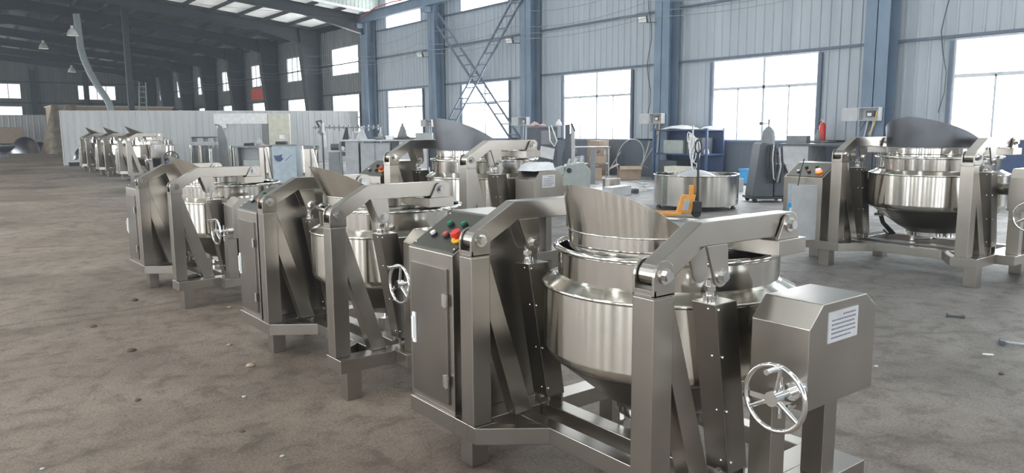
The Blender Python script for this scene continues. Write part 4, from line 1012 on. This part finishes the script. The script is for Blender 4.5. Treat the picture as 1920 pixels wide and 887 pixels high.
# stainless drums in the middle distance
for i, (gx, gy, dx, r_, h_, lb) in enumerate(((8.72, 31.76, 0, .42, 1.14, 'stainless drum left of the dark tilted board'), (8.72, 31.0, 1.05, .42, 1.10, 'stainless drum under the hoist arm'),
                                              (9.2, 30.2, 1.75, .46, 1.12, 'stainless drum left of the black pillar'), (9.6, 29.8, 2.6, .44, 1.10, 'stainless drum right of the black pillar'))):
    p = V(gx, gy, dx); r0 = empty('stainless_drum', (p[0], p[1], 0), lb, 'drum', 'stainless drums in the middle of the hall')
    obj(MB().lathe([(r_, .08), (r_, h_ - .16)], (0, 0, 0), 40), 'drum_wall', 'jacket', r0)
    obj(MB().lathe([(r_ + .03, h_ - .16), (r_ + .03, h_), (r_ - .03, h_), (r_ - .03, .15), (.001, .15)], (0, 0, 0), 40).lathe([(r_, h_ - .16), (r_ + .03, h_ - .16)], (0, 0, 0), 40), 'rim_band', 'chrome', r0)
    for a in (30, 150, 270): obj(MB().cyl((r_ * .8 * math.cos(math.radians(a)), r_ * .8 * math.sin(math.radians(a)), 0), (r_ * .8 * math.cos(math.radians(a)), r_ * .8 * math.sin(math.radians(a)), .1), .03, 8), 'foot', 'steel', r0)
p = V(9.0, 26.9, .0); bp_ = empty('black_pillar_drill', (p[0] + .15, p[1], 0), 'black pillar drill between the stainless drums', 'drill', rz=VR)
obj(MB().cyl((0, 0, 0), (0, 0, 1.15), .08, 12), 'column', 'black', bp_); obj(MB().box(-.2, .2, -.2, .2, 0, .06), 'base', 'black', bp_); obj(MB().box(-.12, .12, -.3, .1, .55, .62), 'work_table', 'black', bp_, .01)
obj(MB().box(-.10, .10, -.28, .1, .98, 1.16), 'drill_head', 'dark_grey', bp_, .02)
for a in range(3): obj(MB().cyl((.11, -.1, .8), (.24, -.1 + .1 * math.cos(a * 2.1), .8 + .14 * math.sin(a * 2.1)), .012, 6), 'feed_lever', 'black', bp_)
p = V(8.9, 29.2, -.2); bd = empty('tilted_board', (p[0], p[1], 0), 'dark pointed board standing tilted beside the drums', 'board', rz=VR)
obj(MB().prism([(-.02, .3), (.34, .3), (.28, 1.35), (.10, 1.85), (.0, 1.92), (-.06, 1.7)], 'y', -.03, .03), 'board', 'mid_grey', bd); obj(MB().box(-.06, .36, -.2, .2, 0, .3), 'stand', 'dark_grey', bd, .01)
obj(MB().cyl((.02, 0, 1.88), (-.14, 0, 1.92), .02, 8), 'clamp', 'dark_grey', bd)
p = V(8.9, 29.2, -.75); tb = empty('side_trolley', (p[0], p[1], 0), 'low trolley with pale top left of the tilted board', 'trolley', rz=VR)
obj(MB().box(-.45, .45, -.25, .25, 1.14, 1.28), 'trolley_top', 'light_grey', tb, .01); obj(MB().box(-.42, .42, -.22, .22, 1.42, 1.47), 'upper_rail', 'dark_grey', tb)
for x in (-.42, 0, .39): obj(MB().box(x, x + .04, -.2, .2, 0, 1.44), 'upright', 'mid_grey', tb)
# hoist beam
hb = empty('hoist_gantry', (12.35, 37.6, 0), 'bright white gantry beam with hoist in front of the partition', 'gantry', rz=VR)
obj(MB().box(-1.35, 1.25, -.15, .15, 2.02, 2.52), 'gantry_beam', 'white', hb, .01); obj(MB().box(.95, 1.25, -.14, .14, 0, 2.02), 'gantry_post', 'mid_grey', hb, .01)
obj(MB().box(1.26, 2.3, -.1, .12, 0, 2.50), 'side_panel', 'cream', hb, .01)
obj(MB().box(-1.25, -.75, -.14, .14, 1.82, 2.02), 'hoist_motor', 'white', hb, .02); obj(MB().box(-.66, -.5, -.12, .12, 1.84, 2.02), 'hoist_trolley', 'light_grey', hb, .01)
obj(MB().cyl((-1.12, 0, 1.82), (-.95, 0, 1.35), .05, 8), 'hoist_arm', 'light_grey', hb); obj(MB().cyl((-.9, 0, 1.82), (-.98, 0, 1.4), .05, 8).cyl((-.98, 0, 1.4), (-.72, 0, .85), .045, 8), 'hoist_arm', 'light_grey', hb)
obj(MB().box(-1.5, -.6, -.3, .3, 0, .9), 'gantry_foot', 'mid_grey', hb, .01)
# mannequin-like tool stand and cable rack before the partition
ts = empty('banner_stand', V(12.6, 28.8, 0) + (0,), 'slim stand with pointed pale vanes before the partition', 'stand', rz=VR)
obj(MB().cyl((0, 0, 0), (0, 0, 1.60), .03, 8), 'pole', 'dark_grey', ts); obj(MB().cyl((0, 0, 0), (0, 0, .03), .25, 16), 'foot_plate', 'dark_grey', ts)
obj(MB().prism([(-.02, 1.55), (.10, 1.55), (.07, 1.95), (0, 2.0)], 'y', -.02, .02), 'vane', 'white', ts); obj(MB().prism([(-.2, 1.6), (-.03, 1.45), (.0, 1.9)], 'y', -.03, .0), 'vane', 'mid_grey', ts)
obj(MB().prism([(.03, 1.0), (.14, 1.05), (.11, 1.5), (.03, 1.5)], 'y', -.02, .02), 'vane', 'white', ts)
ml = empty('tool_platform', V(13.6, 28.4, 0) + (0,), 'dark platform carrying a black tool bag and a white folding frame', 'platform', rz=VR)
obj(MB().box(-.75, .75, -.4, .4, .66, .82), 'platform_deck', 'dark_grey', ml, .01); obj(MB().box(-.74, .74, -.42, .42, .82, .86), 'deck_edge', 'light_grey', ml)
for x in (-.6, .5): obj(MB().box(x, x + .1, -.3, .3, 0, .66), 'leg', 'dark_grey', ml)
p = V(13.6, 28.4, -.2)
tg_ = empty('tool_bag', (p[0], p[1], .868), 'black long tool bag leaning on the dark platform', 'bag', rz=VR)
obj(MB().prism([(-.26, 0), (.0, 0), (.16, .55), (.14, .95), (.04, .92), (-.10, .45)], 'y', -.1, .1), 'bag_body', 'black', tg_, .03); obj(MB().cyl((-.1, -.14, .08), (-.1, .1, .1), .09, 12), 'helmet', 'white', tg_)
p = V(13.6, 28.4, .28); wf = empty('folding_frame', (p[0], p[1], .875), 'white folding frame standing on the dark platform', 'frame', rz=VR)
for a, b in (((-.22, 0, 0), (.10, 0, .72)), ((.0, 0, 0), (.12, 0, .72)), ((.24, 0, 0), (.10, 0, .70)), ((-.15, 0, .2), (.22, 0, .3)), ((-.1, 0, .72), (.3, 0, .75))): obj(MB().cyl(a, b, .03, 8), 'tube', 'white', wf)
rk = empty('cable_rack', (15.9, 34.2, 0), 'long rack strung with cables and clamps before the partition', 'rack', rz=VR)
obj(MB().box(-1.35, 2.0, -.03, .03, 1.78, 1.84), 'top_rail', 'mid_grey', rk)
for x in (-1.3, .55, 1.9): obj(MB().box(x - .03, x + .03, -.03, .03, 0, 1.82), 'upright', 'light_grey', rk)
for i in range(14): obj(MB().box(-1.25 + .23 * i, -1.18 + .23 * i, -.05, .05, 1.74 - .05 * (i % 3), 1.90 + .04 * (i % 2)), 'clamp', 'mid_grey', rk)
obj(MB().tube([(-1.0, -.1, 1.85), (-1.1, -.2, 2.1), (-.9, -.2, 2.15), (-.8, -.1, 1.9)], .06, 8), 'cable_coil', 'dark_grey', rk)
p = V(11.0, 21.45, -1.15); gs = empty('grinding_stand', (p[0], p[1], 0), 'grey grinding stand left of the long work bench', 'stand', rz=VR)
obj(MB().prism([(-.2, 0), (.2, 0), (.16, 1.0), (-.16, 1.0)], 'y', -.2, .2), 'pedestal', 'mid_grey', gs, .01); obj(MB().box(-.22, .2, -.2, .2, 1.0, 1.06), 'table', 'light_grey', gs, .01); obj(MB().cyl((-.12, 0, 1.16), (.12, 0, 1.16), .1, 16), 'motor', 'dark_grey', gs)
# fan guard seen against the nearest distant kettle
fg = empty('round_fan', (6.35, 26.6, 0), 'dark round floor fan before the bright distant kettle', 'fan', rz=VR)
obj(MB().tube([(.24 * math.cos(t * PI / 16), 0, .78 + .24 * math.sin(t * PI / 16)) for t in range(32)], .02, 6, True), 'guard_ring', 'black', fg)
obj(MB().cyl((0, -.05, .78), (0, .05, .78), .07, 16), 'hub', 'black', fg)
for a in range(5): q = MB(); q.cbox((.12 * math.cos(a * 1.257), 0, .78 + .12 * math.sin(a * 1.257)), (.20, .01, .10), 0, -a * 1.257); obj(q, 'blade', 'dark_grey', fg)
obj(MB().cyl((0, .03, 0), (0, .03, .55), .025, 8), 'pole', 'black', fg); obj(MB().cyl((0, .03, 0), (0, .03, .03), .2, 18), 'base', 'black', fg)

# ================================================================ FAR END
cl = empty('hall_post', (9.5, 48.0, 0), 'dark upright roof post rising behind the partition', 'post')
obj(MB().box(-.15, .15, -.15, .15, 0, 8.6), 'post', 'rafter', cl, .01); obj(MB().box(-.3, .3, -.3, .3, 0, .05), 'base_plate', 'rafter', cl)
for i, (x, y, z) in enumerate(((6.7, 46.9, 6.75), (6.5, 57.3, 6.95), (9.4, 67.6, 6.25))):
    lp = empty('high_bay_lamp', (x, y, z), ('nearest and largest', 'leftmost and middle', 'farthest and smallest')[i] + ' of the three bell shaped hanging lamps', 'hanging lamp', 'bell shaped hanging lamps')
    obj(MB().slathe([(.28, 0), (.25, .12), (.19, .26), (.11, .34), (.08, .36)], (0, 0, 0), 24), 'lamp_shade', 'lamp_metal', lp, 0, solid=.006)
    obj(MB().cyl((0, 0, .34), (0, 0, .52), .075, 14), 'lamp_cap', 'lamp_metal', lp); obj(MB().ball((0, 0, .16), .09, 12, 8), 'bulb', 'bulb_glow', lp)
    obj(MB().cyl((0, 0, .5), (0, 0, zlow(x) - z - .02), .012, 6), 'rod', 'rafter', lp)
dc = empty('duct_hose', (8.9, 50.6, 2.9), 'grey flexible duct curving down from the dark roof', 'duct')
pts = [(-1.15, 1.7, 5.7), (-1.12, 1.65, 4.9), (-1.08, 1.6, 3.75), (-.98, 1.45, 3.1), (-.78, 1.1, 2.3), (-.5, .7, 1.5), (-.2, .3, .85), (-.05, .05, .4), (0, 0, 0)]
obj(MB().tube(pts, .19, 12), 'duct_tube', 'duct', dc); obj(MB().cyl((0, 0, -.05), (0, 0, -.6), .2, 14, .12), 'duct_nozzle', 'pale_blue', dc); obj(MB().cyl((.0, 0, -2.9), (0, 0, -.6), .05, 8), 'support', 'rafter', dc)
bo_ = empty('tarp_covered_booth', (12.6, 72.0, 0), 'beige flat topped booth rising behind the partition', 'booth')
obj(MB().box(-4.4, 4.6, -1.5, 2.5, 0, 3.72), 'booth_body', 'cardboard', bo_); obj(MB().box(-4.5, 4.7, -1.6, 2.6, 3.72, 3.82), 'booth_roof', 'cream', bo_)
tm = MB(); n = 14; vs = []
for j in range(n):
    for i in range(n):
        u, v = i / (n - 1), j / (n - 1)
        vs.append((-5.45 + 1.0 * v + u * (2.0 - 1.0 * v * .3), -1.9 + .12 * math.sin(9 * u + 5 * v) + .5 * v * .3, 3.85 * v))
tm.add(vs, [(j * n + i, j * n + i + 1, (j + 1) * n + i + 1, (j + 1) * n + i) for j in range(n - 1) for i in range(n - 1)], True); obj(tm, 'tarp', 'tarp', bo_, solid=.05)
fs_ = MB(); ribbed(fs_, 0, 'x', 0, 19.6, 0.02, 3.35, -.03, .5, .08); fs_.box(0, 19.6, -.02, .05, 3.3, 3.4)
o = fs_.build('wall_far_fence', 'partition'); o.location = (-9.8, 88.5, 0); struct(o)
for i, (x, y, r_, h_, mt, lb) in enumerate(((6.5, 74.5, 1.08, 1.35, 'pot_dark', 'huge upturned metal bowl resting on the floor far left'), (7.75, 76.5, .62, .9, 'pot_dark', 'smaller dark bowl right of the huge upturned one'))):
    o = MB().dome((0, 0, 0), r_, h_, 36, 10).build('upturned_bowl', mt); o.location = (x, y, 0); tag(o, lb, 'bowl')
fb = empty('footed_bowl', (4.15, 63.0, 0), 'dark wide bowl standing upright on a foot at the far left edge', 'bowl')
obj(MB().slathe([(.001, .35), (.45, .40), (.72, .62), (.80, .92), (.78, .93), (.70, .66), (.43, .46), (.001, .42)], (0, 0, 0), 36), 'bowl', 'pot_dark', fb); obj(MB().lathe([(.4, 0), (.36, .2), (.3, .38)], (0, 0, 0), 28), 'foot', 'pot_dark', fb)
clutter('board_stack', 'cardboard', (5.6, 84.0, 0), (3.2, .5, 2.2), 'brown boards leaning together before the far fence', 'boards')
ld = empty('step_ladder', (12.4, 58.5, 0), 'tall ladder rising above the partition near the dark roof post', 'ladder', rz=VR)
for x in (-.22, .22): obj(MB().cyl((x * 1.5, -.5, 0), (x, 0, 5.1), .045, 6), 'rail', 'duct', ld)
for i in range(1, 14): obj(MB().cyl((-.31 + .006 * i, -.5 + .036 * i, .37 * i), (.31 - .006 * i, -.5 + .036 * i, .37 * i), .03, 6), 'rung', 'duct', ld)

# ================================================================ LITTER ON THE FLOOR
bt = MB(); bt.cyl((-.07, 0, .014), (.06, 0, .014), .010, 8); bt.cyl((-.085, 0, .016), (-.068, 0, .016), .019, 6); bt.cyl((.03, 0, .014), (.055, 0, .014), .015, 6)
o = bt.build('long_bolt', 'dark_grey'); o.location = (7.0, 2.75, 0); o.rotation_euler = (0, 0, -1.15); tag(o, 'long rusty bolt lying on the floor right of the gearbox', 'bolt')
hm_ = empty('hammer', (6.42, 2.18, 0), 'small hammer with pale handle lying on the floor at the right edge', 'hammer', rz=-1.2)
obj(MB().cyl((0, 0, .016), (.24, .0, .013), .010, 8), 'handle', 'light_grey', hm_); obj(MB().cbox((-.01, .0, .018), (.035, .13, .034)), 'head', 'dark_grey', hm_, .004)
o = MB().cbox((0, 0, .006), (.07, .02, .010)).build('metal_chip', 'white', None, .002); o.location = (6.0, 2.13, 0.001); o.rotation_euler = (0, 0, -.9); tag(o, 'tiny white chip on the floor below the hammer', 'chip')
o = MB().cyl((-.28, 0, .008), (.28, 0, .008), .006, 6).build('welding_rod', 'mid_grey'); o.location = (6.35, 3.55, 0); o.rotation_euler = (0, 0, -.75); tag(o, 'thin rod lying on the floor before the right cooker foot', 'rod')
for i, (x, y, r_, mt) in enumerate(((1.441, 4.647, .015, 'light_grey'), (1.686, 5.253, .03, 'cardboard'), (1.734, 5.886, .02, 'cardboard'), (1.306, 3.645, .012, 'light_grey'), (.314, 4.241, .012, 'light_grey'), (2.14, 7.19, .02, 'cardboard'), (1.1, 6.2, .03, 'soil'), (.9, 5.0, .018, 'soil'), (1.5, 8.1, .03, 'soil'), (1.0, 7.2, .025, 'soil'), (5.6, 1.9, .02, 'soil'), (5.1, 2.5, .018, 'light_grey'), (6.9, 2.0, .02, 'soil'), (1.25, 4.1, .015, 'soil'))):
    m = MB().ball((0, 0, 0), 1, 8, 5); rr = random.Random(i)
    m.v = [(a * r_ * (1 + .3 * rr.random()), b * r_ * (.7 + .3 * rr.random()), max(-.0, (c + .6) * r_ * .5)) for a, b, c in m.v]
    o = m.build('stone', mt); o.location = (x, y, 0); tag(o, 'small loose stone chip lying on the bare dirty floor', 'stone', 'stone chips on the floor')
